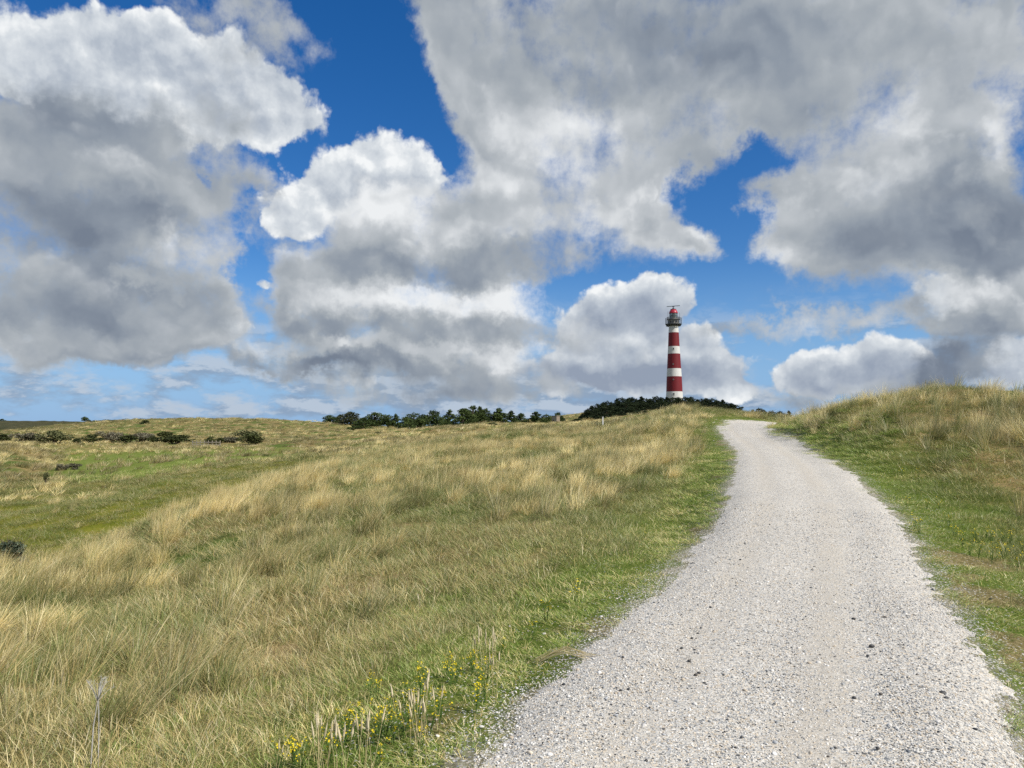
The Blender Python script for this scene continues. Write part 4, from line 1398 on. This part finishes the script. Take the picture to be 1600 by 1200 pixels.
def scatter(name, label, P, S, R, var, tint, protos, mat):
    """one 'stuff' object: instances of the tuft meshes on a cloud of points"""
    me = mesh_np(name, P, [])
    attr(me, "size", S, 'FLOAT_VECTOR')
    attr(me, "turn", R, 'FLOAT_VECTOR')
    attr(me, "tint", tint, 'FLOAT_VECTOR')
    attr(me, "variant", var.astype(np.int32), 'INT')
    o = obj(name, me, mat)
    tag(o, label, None, None, "stuff")
    ng = bpy.data.node_groups.new(name, 'GeometryNodeTree')
    ng.interface.new_socket("Geometry", in_out='INPUT', socket_type='NodeSocketGeometry')
    ng.interface.new_socket("Geometry", in_out='OUTPUT', socket_type='NodeSocketGeometry')
    n, L = ng.nodes, ng.links
    gi, go = n.new('NodeGroupInput'), n.new('NodeGroupOutput')
    join = n.new('GeometryNodeGeometryToInstance')
    for p in reversed(protos):
        po = bpy.data.objects.new(p.name, p)
        p.materials.clear()
        p.materials.append(mat)
        oi = n.new('GeometryNodeObjectInfo')
        oi.inputs['Object'].default_value = po
        oi.inputs['As Instance'].default_value = False
        L.new(oi.outputs['Geometry'], join.inputs[0])
    iop = n.new('GeometryNodeInstanceOnPoints')

    def named(nm, ty):
        a = n.new('GeometryNodeInputNamedAttribute')
        a.data_type = ty
        a.inputs['Name'].default_value = nm
        return a.outputs['Attribute']
    L.new(gi.outputs[0], iop.inputs['Points'])
    L.new(join.outputs[0], iop.inputs['Instance'])
    iop.inputs['Pick Instance'].default_value = True
    L.new(named("variant", 'INT'), iop.inputs['Instance Index'])
    L.new(named("turn", 'FLOAT_VECTOR'), iop.inputs['Rotation'])
    L.new(named("size", 'FLOAT_VECTOR'), iop.inputs['Scale'])
    L.new(iop.outputs[0], go.inputs[0])
    md = o.modifiers.new("scatter", 'NODES')
    md.node_group = ng
    return o


rng = np.random.default_rng(2024)
W = 0.22
MARRAM = [tuft_mesh("marram_tuft", [blade_set(58, rng, 0.075, (0.40, 0.80), 0.0052, 0.15, (0.2, 0.9), W * rng.uniform(0.5, 1.1), 5),
                                    blade_set(16, rng, 0.09, (0.2, 0.45), 0.005, 0.32, (0.3, 1.0), W, 4)]) for _ in range(6)]
LIGHT = [tuft_mesh("loose_grass", [blade_set(12, rng, 0.14, (0.28, 0.60), 0.0042, 0.15, (0.1, 0.8), W * 0.8, 4),
                                   blade_set(20, rng, 0.16, (0.10, 0.28), 0.0042, 0.3, (0.2, 0.9), W * 0.8, 3)]) for _ in range(4)]
STALKS = [tuft_mesh("seed_stalks", [blade_set(11, rng, 0.14, (0.35, 0.62), 0.0028, 0.14, (0.0, 0.4), W * 0.5, 5, head=0.22),
                                    blade_set(14, rng, 0.15, (0.12, 0.30), 0.004, 0.3, (0.2, 0.9), W * 0.8, 3)]) for _ in range(4)]
MAT = [tuft_mesh("grass_mat", [blade_set(95, rng, 0.24, (0.05, 0.16), 0.0042, 0.6, (0.2, 1.2), W * 0.6, 3)]) for _ in range(4)]
TURF = [tuft_mesh("turf", [blade_set(150, rng, 0.17, (0.02, 0.065), 0.0036, 0.7, (0.2, 1.0), 0.1, 2)]) for _ in range(4)]
FARM = [tuft_mesh("far_tuft", [blade_set(36, rng, 0.17, (0.35, 0.8), 0.02, 0.2, (0.2, 0.9), W * 0.8, 3)]) for _ in range(4)]
PROTOS = MARRAM + LIGHT + STALKS + MAT + TURF + FARM
I_MAR, I_LIG, I_STA, I_MAT, I_TUR, I_FAR = np.cumsum([0, 6, 4, 4, 4, 4])


def ring_points(r0, r1, dens, rng, half=0.78):
    n = int(dens * half * (r1 * r1 - r0 * r0))
    r = np.sqrt(rng.uniform(r0 * r0, r1 * r1, n))
    a = rng.uniform(-half, half, n)
    return r * np.sin(a), r * np.cos(a)


def build_grass():
    acc = {k: [] for k in 'PSRvt'}

    def put(x, y, z, sxy, sz, var, straw, bright, hue, tilt=0.10, spin=None):
        n = len(x)
        if not n: return
        acc['P'].append(np.stack([x, y, z], 1))
        acc['S'].append(np.stack([np.broadcast_to(sxy, n), np.broadcast_to(sxy, n), np.broadcast_to(sz, n)], 1))
        sp = rng.normal(size=n) * 0.85 if spin is None else (spin if np.ndim(spin) else rng.uniform(0, 6.28, n))
        acc['R'].append(np.stack([rng.normal(size=n) * tilt, rng.normal(size=n) * tilt, sp], 1))
        acc['v'].append(np.broadcast_to(var, n))
        acc['t'].append(np.stack([np.broadcast_to(straw, n), np.broadcast_to(bright, n) * rng.uniform(0.82, 1.15, n), np.broadcast_to(hue, n)], 1))

    def prep(r0, r1, dens, keep=None, half=0.78):
        x, y = ring_points(r0, r1, dens, rng, half)
        dp, sd = path_dist(x, y)
        return x, y, dp, sd

    # ---- turf and low mat close to the path and beneath everything near
    for r0, r1, dens, sc in ((2.2, 7, 60, 1.0), (7, 14, 34, 1.35), (14, 26, 15, 2.0), (26, 62, 5, 3.2)):
        x, y, dp, sd = prep(r0, r1, dens)
        edge = 0.30 * fbm(x / 0.5, y / 0.5, 3, 51) + 0.55 * fbm(x / 1.8, y / 1.8, 2, 57)
        wide = np.where(sd > 0, 3.6, 3.0)
        bare = worn(x, y, dp, sd)
        ok = (dp + edge * 1.1 > -0.07) & (dp < wide + 2 * fbm(x / 2.2, y / 2.2, 2, 59)) & (rng.uniform(0, 1, len(x)) > bare)
        x, y, dp, sd = x[ok], y[ok], dp[ok], sd[ok]
        z = ground(x, y, dp)
        h = 0.55 + 0.8 * sstep(dp, 0.0, 1.3)
        dryp = np.clip(0.12 + 1.1 * fbm(x / 1.1, y / 1.1, 3, 61), 0.02, 0.75)
        put(x, y, z, sc, h * np.sqrt(sc), I_TUR + rng.integers(0, 4, len(x)), dryp, 1.45, 0.88, 0.05, 1)
    # ---- mat of short blades under the marram
    for r0, r1, dens, sc in ((2.2, 8, 34, 1.0), (8, 17, 17, 1.35), (17, 34, 7.0, 2.0), (34, 85, 2.4, 3.2)):
        x, y, dp, sd = prep(r0, r1, dens)
        keep = sstep(dp + 1.2 * fbm(x / 1.5, y / 1.5, 2, 71), 0.7, 2.0) > rng.uniform(0, 1, len(x))
        x, y, dp = x[keep], y[keep], dp[keep]
        ol, md, he = zones(x, y, dp)
        z = ground(x, y, dp)
        straw = np.clip(0.24 + 1.1 * fbm(x / 2.6, y / 2.6, 3, 73), 0.05, 0.85)
        straw = np.where(ol > 0.5, 0.34 + 0.9 * fbm(x / 3, y / 3, 2, 74), np.where(md > 0.5, 0.15, straw))
        hue = np.where(ol > 0.5, 0.62, np.where(md > 0.5, 0.95, 0.35))
        br = np.where(ol > 0.5, 0.84, np.where(md > 0.5, 1.4, 0.98))
        put(x, y, z, sc, np.sqrt(sc) * rng.uniform(0.7, 1.25, len(x)), I_MAT + rng.integers(0, 4, len(x)), straw, br, hue, 0.12, 1)
    # ---- tall tufts
    for r0, r1, dens, sc, far in ((2.4, 7, 9, 0.95, 0), (7, 14, 6.0, 1.05, 0), (14, 28, 3.2, 1.2, 0), (28, 60, 1.5, 1.5, 1), (60, 130, 0.6, 2.0, 2), (130, 260, 0.26, 3.0, 2), (260, 470, 0.075, 4.6, 2)):
        x, y, dp, sd = prep(r0, r1, dens)
        r = np.hypot(x, y)
        px = 800 + FPX * x / np.maximum(y, .1)
        ol, md, he = zones(x, y, dp)
        clump = fbm(x / 2.4, y / 2.4, 3, 81) + 0.5 * fbm(x / 0.7, y / 0.7, 2, 83)
        if far == 2:
            clump = fbm(x / 9, y / 9, 4, 85) * 1.2
        marg = np.where(sd > 0, np.interp(r, [4, 9, 14, 20, 30, 40], [3.0, 2.6, 3.0, 1.8, 0.9, 0.7]), np.interp(r, [4, 8, 14, 25, 40], [2.5, 2.4, 2.4, 1.4, 1.0]))
        pz = sstep(dp + 0.9 * fbm(x / 1.3, y / 1.3, 2, 87), marg * 0.55, marg * 1.45)
        pz = pz * np.clip(0.60 + 2.9 * clump, 0.06, 1.0)
        pz = pz * (1 - 0.90 * ol) * (1 - 0.72 * md) * (1 - 0.8 * he)
        # the bare brown crown of the knoll behind the path's bend
        knoll = sstep(px, 1055, 1085) * (1 - sstep(px, 1150, 1180)) * sstep(r, 46, 50) * (1 - sstep(r, 70, 80))
        pz = pz * (1 - 0.75 * knoll)
        ok = rng.uniform(0, 1, len(x)) < pz
        x, y, dp, r, ol, md, he, clump, px, knoll, sd = [q[ok] for q in (x, y, dp, r, ol, md, he, clump, px, knoll, sd)]
        n = len(x)
        z = ground(x, y, dp)
        u = rng.uniform(0, 1, n)
        if far == 2:
            var = I_FAR + rng.integers(0, 4, n)
            kind = np.zeros(n)
        else:
            tall = 0.28 + 1.3 * fbm(x / 3.6, y / 3.6, 2, 91) + 0.35 * sstep(clump, 0, 0.2) + 0.3 * (sd > 0) * (r > 15)
            kind = np.where(u < tall, 0, np.where(u < tall + 0.24 + 0.3 * fbm(x / 4, y / 4, 2, 93), 2, 1))
            var = np.where(kind == 0, I_MAR + rng.integers(0, 6, n), np.where(kind == 2, I_STA + rng.integers(0, 4, n), I_LIG + rng.integers(0, 4, n)))
        straw = np.clip(np.interp(r, [3, 8, 20], [0.30, 0.36, 0.50]) + 1.25 * fbm(x / 3.2, y / 3.2, 3, 95) + 0.16 * rng.normal(size=n), 0.06, 0.98)
        straw = np.where(kind == 2, np.maximum(straw, 0.75), straw)
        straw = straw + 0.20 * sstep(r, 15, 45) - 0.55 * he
        br = np.where(he > 0.5, 0.45, 1.0) * (1 + 0.5 * fbm(x / 5, y / 5, 2, 97))  # grass is darkened too inside the painted cloud shadow
        hue = np.clip(0.25 + 0.8 * fbm(x / 4, y / 4, 2, 99) + 0.4 * md, 0, 1)
        hs = np.clip(0.62 + 0.4 * sstep(dp, 1.0, 3.5) + 0.9 * fbm(x / 3, y / 3, 2, 101), 0.45, 1.25) * (1 - 0.3 * knoll)
        # lower growth in the nearest field left of the path
        hs = hs * np.where((sd < 0) | (r < 12), np.interp(r, [3, 7, 14, 30], [0.48, 0.54, 0.64, 0.76]), 1.0)
        if far == 2:
            br = br * (0.62 + 0.55 * sstep(fbm(x / 10, y / 10, 3, 131), -0.12, 0.14))
            hs = hs * np.interp(r, [60, 130, 300, 470], [0.8, 0.8, 0.85, 1.0])
            put(x, y, z, sc * rng.uniform(0.7, 1.3, n), hs * rng.uniform(0.7, 1.2, n), var, np.clip(straw + 0.06, 0, 1), br, hue, 0.08)
        else:
            put(x, y, z, sc * rng.uniform(0.8, 1.2, n), hs * rng.uniform(0.75, 1.2, n), var, np.clip(straw, 0, 1), br, hue, 0.10)
    # ---- tussocks: several tufts growing from one root, pale or grey green as a whole
    for r0, r1, dens, per, spread, sc, far in ((3.2, 9, 2.0, 3, 0.11, 0.95, 0), (9, 28, 1.15, 5, 0.20, 1.1, 0), (28, 62, 0.60, 5, 0.34, 1.35, 1), (62, 130, 0.20, 4, 0.6, 1.7, 2), (130, 260, 0.040, 4, 1.3, 2.4, 2), (260, 430, 0.012, 4, 2.2, 3.6, 2)):
        x, y, dp, sd = prep(r0, r1, dens)
        r = np.hypot(x, y)
        px = 800 + FPX * x / np.maximum(y, .1)
        ol, md, he = zones(x, y, dp)
        edge = np.interp(px, [-400, 0, 250, 420, 520, 600], [21, 22, 29, 36, 44, 60])
        crest = sstep(r, edge * 0.55, edge * 0.8) * (1 - sstep(r, edge, edge + 3)) * (px < 560)
        marg = np.where(sd > 0, np.interp(r, [4, 9, 14, 20, 30, 40], [3.4, 2.9, 3.4, 2.1, 0.8, 0.6]), np.interp(r, [4, 8, 14, 25, 40], [2.6, 2.4, 2.3, 1.4, 1.1]))
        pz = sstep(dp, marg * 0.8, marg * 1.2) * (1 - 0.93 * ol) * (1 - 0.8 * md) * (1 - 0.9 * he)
        grove = sstep(fbm(x / 7, y / 7, 3, 121), -0.12, 0.10)
        pz = pz * np.where((sd > 0) & (r < 45), np.clip(0.3 + 0.8 * sstep(fbm(x / 3, y / 3, 2, 123), -0.12, 0.06), 0, 1), np.clip(0.25 + 0.75 * grove + crest, 0, 1))
        knoll = sstep(px, 1075, 1090) * (1 - sstep(px, 1140, 1165)) * sstep(r, 46, 50) * (1 - sstep(r, 70, 80))
        ok = rng.uniform(0, 1, len(x)) < pz * (1 - 0.85 * knoll)
        x, y, sd, r, crest, grove = [q[ok] for q in (x, y, sd, r, crest, grove)]
        n = len(x)
        pale = rng.uniform(0, 1, n) < np.clip(np.interp(r, [4, 10, 25], [0.30, 0.45, 0.62]) + 0.25 * crest - 0.15 * (sd > 0), 0, 1)
        st = np.where(pale, rng.uniform(0.70, 1.0, n), rng.uniform(0.12, 0.45, n))
        br = np.where(pale, rng.uniform(1.15, 1.5, n), rng.uniform(0.8, 1.05, n))
        if far == 2:
            pt = sstep(fbm(x / 10, y / 10, 3, 131), -0.12, 0.14)
            br = br * (0.72 + 0.42 * pt)
        hg = rng.uniform(0.75, 1.1, n) * np.where(sd > 0, np.interp(r, [5, 15, 25], [0.62, 0.78, 0.90]), np.interp(r, [4, 9, 20, 40], [0.56, 0.64, 0.76, 0.88]) * (1 + 0.3 * crest))
        sz_ = rng.uniform(0.6, 1.35, n) * np.where(sd > 0, 1.25, 1.0)
        rep_ = lambda q: np.repeat(q, per)
        xx = rep_(x) + rng.normal(size=n * per) * spread * rep_(sz_)
        yy = rep_(y) + rng.normal(size=n * per) * spread * rep_(sz_)
        zz = ground(xx, yy)
        var = (I_FAR + rng.integers(0, 4, n * per)) if far == 2 else (I_MAR + rng.integers(0, 6, n * per))
        put(xx, yy, zz, sc * rng.uniform(0.85, 1.2, n * per), rep_(hg) * rng.uniform(0.75, 1.15, n * per), var, np.clip(rep_(st) + rng.normal(size=n * per) * 0.08, 0, 1), rep_(br), rng.uniform(0, 0.35, n * per), 0.12, rep_(rng.normal(size=n) * 0.6) + rng.normal(size=n * per) * 0.2)
    P, S, R, v, t = (np.concatenate(acc[k]) for k in 'PSRvt')
    print("tufts", len(P))
    scatter("dune_grass", "dry straw coloured and green dune grass bent by the wind", P, S, R, v, t, PROTOS, GRASS)


build_grass()


# ------------------------------------------------------------------ loose pebbles
def build_pebbles():
    m, N, b = new_mat("pebbles", 0.7, 0.3)
    sp = N.node('ShaderNodeSeparateXYZ')
    N.put(sp.inputs[0], N.node('ShaderNodeAttribute', attribute_name="tint", attribute_type='INSTANCER').outputs['Vector'])
    N.put(b.inputs['Base Color'], stone_colours(N, sp.outputs[0]))
    protos = []
    for i in range(5):
        s = stone_mesh(950 + i, 0.35)
        s.name = "pebble"
        protos.append(s)
    X, Y, D, T = [], [], [], []
    for r0, r1, dens in ((2.6, 5.0, 3900), (5.0, 8, 2000), (8, 13, 700)):
        x, y = ring_points(r0, r1, dens, rng, 0.62)
        dp, sd = path_dist(x, y)
        pr = np.where(dp < 0, 1 - 0.35 * np.exp(-((dp + 0.95) / 0.2) ** 2), np.exp(-np.maximum(dp, 0) / 0.15) * 0.8 + 0.012 * np.exp(-np.maximum(dp, 0) / 0.8))
        pr = pr * np.where(dp > 0, np.clip(0.9 + 3 * fbm(x / 0.6, y / 0.6, 2, 111), 0, 1.2), 1)
        ok = rng.uniform(0, 1, len(x)) < pr
        X.append(x[ok]); Y.append(y[ok]); D.append(dp[ok])
    x, y, dp = np.concatenate(X), np.concatenate(Y), np.concatenate(D)
    n = len(x)
    t = 1 - np.abs(dp + 1.3) / 1.3
    zp = path_height(x, y, dp, np.clip(1 + dp / 1.3, 0, 1.4))
    zg = ground(x, y, dp)
    r = 0.0026 + 0.0036 * rng.uniform(0, 1, n) ** 2 + 0.006 * (rng.uniform(0, 1, n) > 0.990)
    r = r * np.interp(np.hypot(x, y), [3, 8, 15], [1.0, 1.25, 1.7])
    z = np.maximum(zp, zg) + r * 0.2
    S = np.stack([r * rng.uniform(0.8, 1.3, n), r * rng.uniform(0.8, 1.2, n), r * rng.uniform(0.8, 1.3, n)], 1)
    R = np.stack([rng.uniform(-.5, .5, n), rng.uniform(-.5, .5, n), rng.uniform(0, 6.28, n)], 1)
    u = rng.uniform(0, 1, n)
    u = np.where(u < 0.055, u, u * 0.9 + 0.1)
    u = np.where((u > 0.055) & (u < 0.10), u + 0.4 * (rng.uniform(0, 1, n) > 0.5), u)
    tint = np.stack([u, u, u], 1)
    print("pebbles", n)
    scatter("gravel", "loose pale pebbles with a few blue grey and tan ones", np.stack([x, y, z], 1), S, R, rng.integers(0, 5, n), tint, protos, m)


build_pebbles()


# ------------------------------------------------------------------ flowers, seed heads, single plants
def plain(name, c1, c2, rough=0.7, scale=20.0):
    m, N, b = new_mat(name, rough, 0.2)
    n = N.noise(N.node('ShaderNodeTexCoord').outputs['Object'], scale, 4, 0.6, dim='3D')
    N.put(b.inputs['Base Color'], N.mix(N.ss(n, 0.3, 0.7), (*c1, 1), (*c2, 1)))
    return m


YELLOW = plain("yellow_petals", (0.62, 0.46, 0.01), (0.80, 0.66, 0.03))
STEM = plain("green_stem", (0.06, 0.12, 0.02), (0.11, 0.17, 0.04))
CREAM = plain("cream_seed_head", (0.50, 0.42, 0.25), (0.66, 0.58, 0.40))
STRAWM = plain("straw_stem", (0.46, 0.37, 0.18), (0.64, 0.54, 0.31))
GREYST = plain("bleached_stalk", (0.34, 0.33, 0.30), (0.52, 0.50, 0.46))


def find_ground(px, py, lift=0.0):
    """the spot where the line of sight through a photograph pixel meets the ground"""
    rx, ry, rz_ = ray(px, py)
    d = np.exp(np.linspace(math.log(2.5), math.log(120), 1500))
    X, Y, Z = rx / ry * d, d, CAM_Z + rz_ / ry * d
    G = ground(X, Y) + lift
    k = int(np.argmax(Z < G))
    return X[k], Y[k], G[k] - lift


def flower_proto(seed):
    rng = np.random.default_rng(seed)
    bs, bp = bmesh.new(), bmesh.new()
    for k in range(rng.integers(4, 7)):
        a = rng.uniform(0, 6.28)
        h = rng.uniform(0.09, 0.19)
        tip = Vector((math.cos(a) * rng.uniform(0.01, 0.07), math.sin(a) * rng.uniform(0.01, 0.07), h))
        add_tube(bs, [(0, 0, -0.03), tip * 0.6, tip], [0.002, 0.0016, 0.001], 5)
        for q in range(5):                              # leaves up the stem
            p = tip * rng.uniform(0.2, 0.8)
            d = Vector((rng.normal(), rng.normal(), 0.5)).normalized() * 0.025
            s = d.cross(Vector((0, 0, 1))) * 0.22
            bs.faces.new([bs.verts.new(p), bs.verts.new(p + d * 0.5 + s), bs.verts.new(p + d), bs.verts.new(p + d * 0.5 - s)])
        for q in range(5):                              # small blossoms of five petals
            c = tip + Vector((rng.normal() * 0.011, rng.normal() * 0.011, rng.uniform(-0.03, 0.012)))
            nrm = Vector((rng.normal() * 0.6, rng.normal() * 0.6 - 0.4, 1)).normalized()
            x = nrm.orthogonal().normalized()
            y = nrm.cross(x)
            cv = bp.verts.new(c)
            for j in range(5):
                a0, a1, a2 = (2 * math.pi * (j + f) / 5 for f in (0.08, 0.5, 0.92))
                R_ = 0.0065
                bp.faces.new([cv, bp.verts.new(c + (x * math.cos(a0) + y * math.sin(a0)) * R_ * 0.7 + nrm * 0.002), bp.verts.new(c + (x * math.cos(a1) + y * math.sin(a1)) * R_ + nrm * 0.003), bp.verts.new(c + (x * math.cos(a2) + y * math.sin(a2)) * R_ * 0.7 + nrm * 0.002)])
    out = []
    for nm, bm, m in (("stem", bs, STEM), ("blossom", bp, YELLOW)):
        me = bpy.data.meshes.new(nm)
        bm.to_mesh(me)
        bm.free()
        me.materials.append(m)
        out.append(me)
    return out


def place_plant(proto, names, name, px, py, s, rz, label, cat, group):
    x, y, z = find_ground(px, py)
    root = empty(name, (x, y, z), label, cat, group, rz)
    root.scale = (s, s, s)
    for me, nm in zip(proto, names):
        link(bpy.data.objects.new(nm, me), root)
    return root


FLOWERS = [flower_proto(11 + i) for i in range(4)]
rng = np.random.default_rng(99)
LEFT_F = [(590, 1085), (575, 1078), (660, 1075), (668, 1064), (705, 1062), (712, 1056), (738, 1036), (735, 1041), (690, 1108), (686, 1116), (560, 1125), (570, 1140), (548, 1150), (585, 1130), (600, 1138), (612, 1150), (540, 1140),
          (625, 1142), (595, 1150), (655, 1098), (648, 1110), (640, 1124), (672, 1138), (520, 1178), (512, 1172), (530, 1165), (455, 1195), (470, 1190), (440, 1198), (640, 1092), (700, 1046), (760, 1048), (745, 1060), (610, 1118), (760, 1082), (465, 1180)]
LEFT_F += [(830, 985), (905, 925), (855, 960), (780, 1010), (660, 1170), (590, 1190), (745, 1100), (1010, 830)]
for i, (px, py) in enumerate(LEFT_F):
    place_plant(FLOWERS[i % 4], ("stem", "blossom"), "wildflower", px + rng.uniform(-4, 4), py + 14, rng.uniform(0.8, 1.1), rng.uniform(0, 6), "yellow wildflower in the green verge left of the gravel path", "flower", "yellow flowers left of the path")
RIGHT_F = [(1440, 828), (1425, 822), (1520, 842), (1500, 850), (1545, 846), (1560, 858), (1580, 846), (1530, 866), (1510, 862), (1550, 875), (1575, 870), (1590, 862), (1480, 820), (1465, 790), (1440, 742), (1450, 790), (1420, 790), (1590, 880), (1405, 738), (1540, 835), (1490, 838), (1565, 840)]
for i, (px, py) in enumerate(RIGHT_F):
    place_plant(FLOWERS[i % 4], ("stem", "blossom"), "wildflower", px + rng.uniform(-6, 6), py + 6, rng.uniform(0.9, 1.3), rng.uniform(0, 6), "yellow wildflower in the green verge right of the gravel path", "flower", "yellow flowers right of the path")


def spike_proto(seed):
    rng = np.random.default_rng(seed)
    bs, bh = bmesh.new(), bmesh.new()
    for k in range(rng.integers(2, 4)):
        h = rng.uniform(0.16, 0.28)
        b0 = Vector((rng.normal() * 0.02, rng.normal() * 0.02, -0.02))
        tip = b0 + Vector((rng.normal() * 0.03, rng.normal() * 0.03, h))
        add_tube(bs, [b0, b0.lerp(tip, 0.5) + Vector((0.004, 0, 0)), tip], [0.0014, 0.0012, 0.001], 5)
        d = (tip - b0).normalized()
        L = rng.uniform(0.05, 0.085)
        add_tube(bh, [tip, tip + d * L * 0.2, tip + d * L * 0.6 + Vector((0.003, 0, 0)), tip + d * L], [0.002, 0.0052, 0.0046, 0.001], 7)
        for q in range(26):
            p = tip + d * L * rng.uniform(0.05, 0.95)
            o = Vector((rng.normal(), rng.normal(), rng.normal() + 0.8)).normalized() * 0.009
            s = o.orthogonal().normalized() * 0.0014
            bh.faces.new([bh.verts.new(p - s), bh.verts.new(p + s), bh.verts.new(p + o)])
    out = []
    for nm, bm, m in (("stem", bs, STRAWM), ("seed_head", bh, CREAM)):
        me = bpy.data.meshes.new(nm)
        bm.to_mesh(me)
        bm.free()
        me.materials.append(m)
        out.append(me)
    return out


SPIKES = [spike_proto(51 + i) for i in range(4)]
for i, (px, py) in enumerate([(492, 1196), (500, 1185), (515, 1200), (522, 1190), (536, 1200), (560, 1196), (575, 1200), (632, 1138), (645, 1136), (652, 1148), (664, 1132), (668, 1142), (688, 1120), (745, 1034), (752, 1030), (760, 1028), (770, 1034), (776, 1026), (660, 1168), (435, 1200), (545, 1200), (770, 1075)]):
    place_plant(SPIKES[i % 4], ("stem", "seed_head"), "seed_head_grass", px, py + 18, rng.uniform(0.85, 1.15), rng.uniform(0, 6), "pale cream seed heads on thin stems among the yellow flowers", "grass", "cream seed heads in the verge")


def dead_umbel():
    x, y, z = find_ground(141, 1205)
    bm = bmesh.new()
    H = 0.52
    add_tube(bm, [(0, 0, -0.05), (0.01, 0, 0.25), (0.03, 0, H * 0.75)], [0.004, 0.0035, 0.003], 7)
    add_tube(bm, [(0.035, 0.02, -0.05), (0.035, 0.01, 0.25), (0.035, 0, H * 0.75)], [0.0035, 0.003, 0.0025], 7)
    r = random.Random(3)
    for k in range(16):
        a = r.uniform(0, 6.28)
        e = Vector((0.03 + math.cos(a) * r.uniform(0.02, 0.09), math.sin(a) * r.uniform(0.02, 0.08), H * 0.75 + r.uniform(0.06, 0.13)))
        s = Vector((0.03, 0, H * 0.75))
        add_tube(bm, [s, s.lerp(e, 0.6) + Vector((0, 0, 0.012)), e], [0.002, 0.0014, 0.001], 5)
        for q in range(3):
            add_tube(bm, [e, e + Vector((r.uniform(-.02, .02), r.uniform(-.02, .02), r.uniform(0.0, .02)))], [0.001, 0.0008], 4)
    o = bm_obj("dead_flower_stalk", bm, GREYST, None, (x, y, z))
    tag(o, "bleached dead flower stalk with a forked top in the nearest left grass", "stalk")


dead_umbel()


def bent_straw():
    rs = np.random.default_rng(8)
    x0, y0, z0 = find_ground(842, 1036)
    x1, y1, z1 = find_ground(948, 1031)
    bm = bmesh.new()
    a, b = Vector((0, 0, 0.06)), Vector((x1 - x0, y1 - y0, z1 - z0 + 0.012))
    for k in range(12):
        e = b * rs.uniform(0.7, 1.0) + Vector((0, rs.normal() * 0.03, rs.uniform(0, 0.012)))
        s = Vector((rs.normal() * 0.02, rs.normal() * 0.02, rs.uniform(0, 0.04)))
        mid = s.lerp(e, 0.5) + Vector((0, rs.normal() * 0.02, 0.05 + rs.uniform(0, 0.03)))
        add_tube(bm, [s, s.lerp(mid, 0.55) + Vector((0, 0, 0.012)), mid, mid.lerp(e, 0.6), e], [0.002, 0.0024, 0.0024, 0.002, 0.0012], 4)
    tag(bm_obj("bent_straw", bm, STRAWM, None, (x0, y0, z0)), "wisp of straw bent flat over the gravel path's left edge", "straw")


bent_straw()
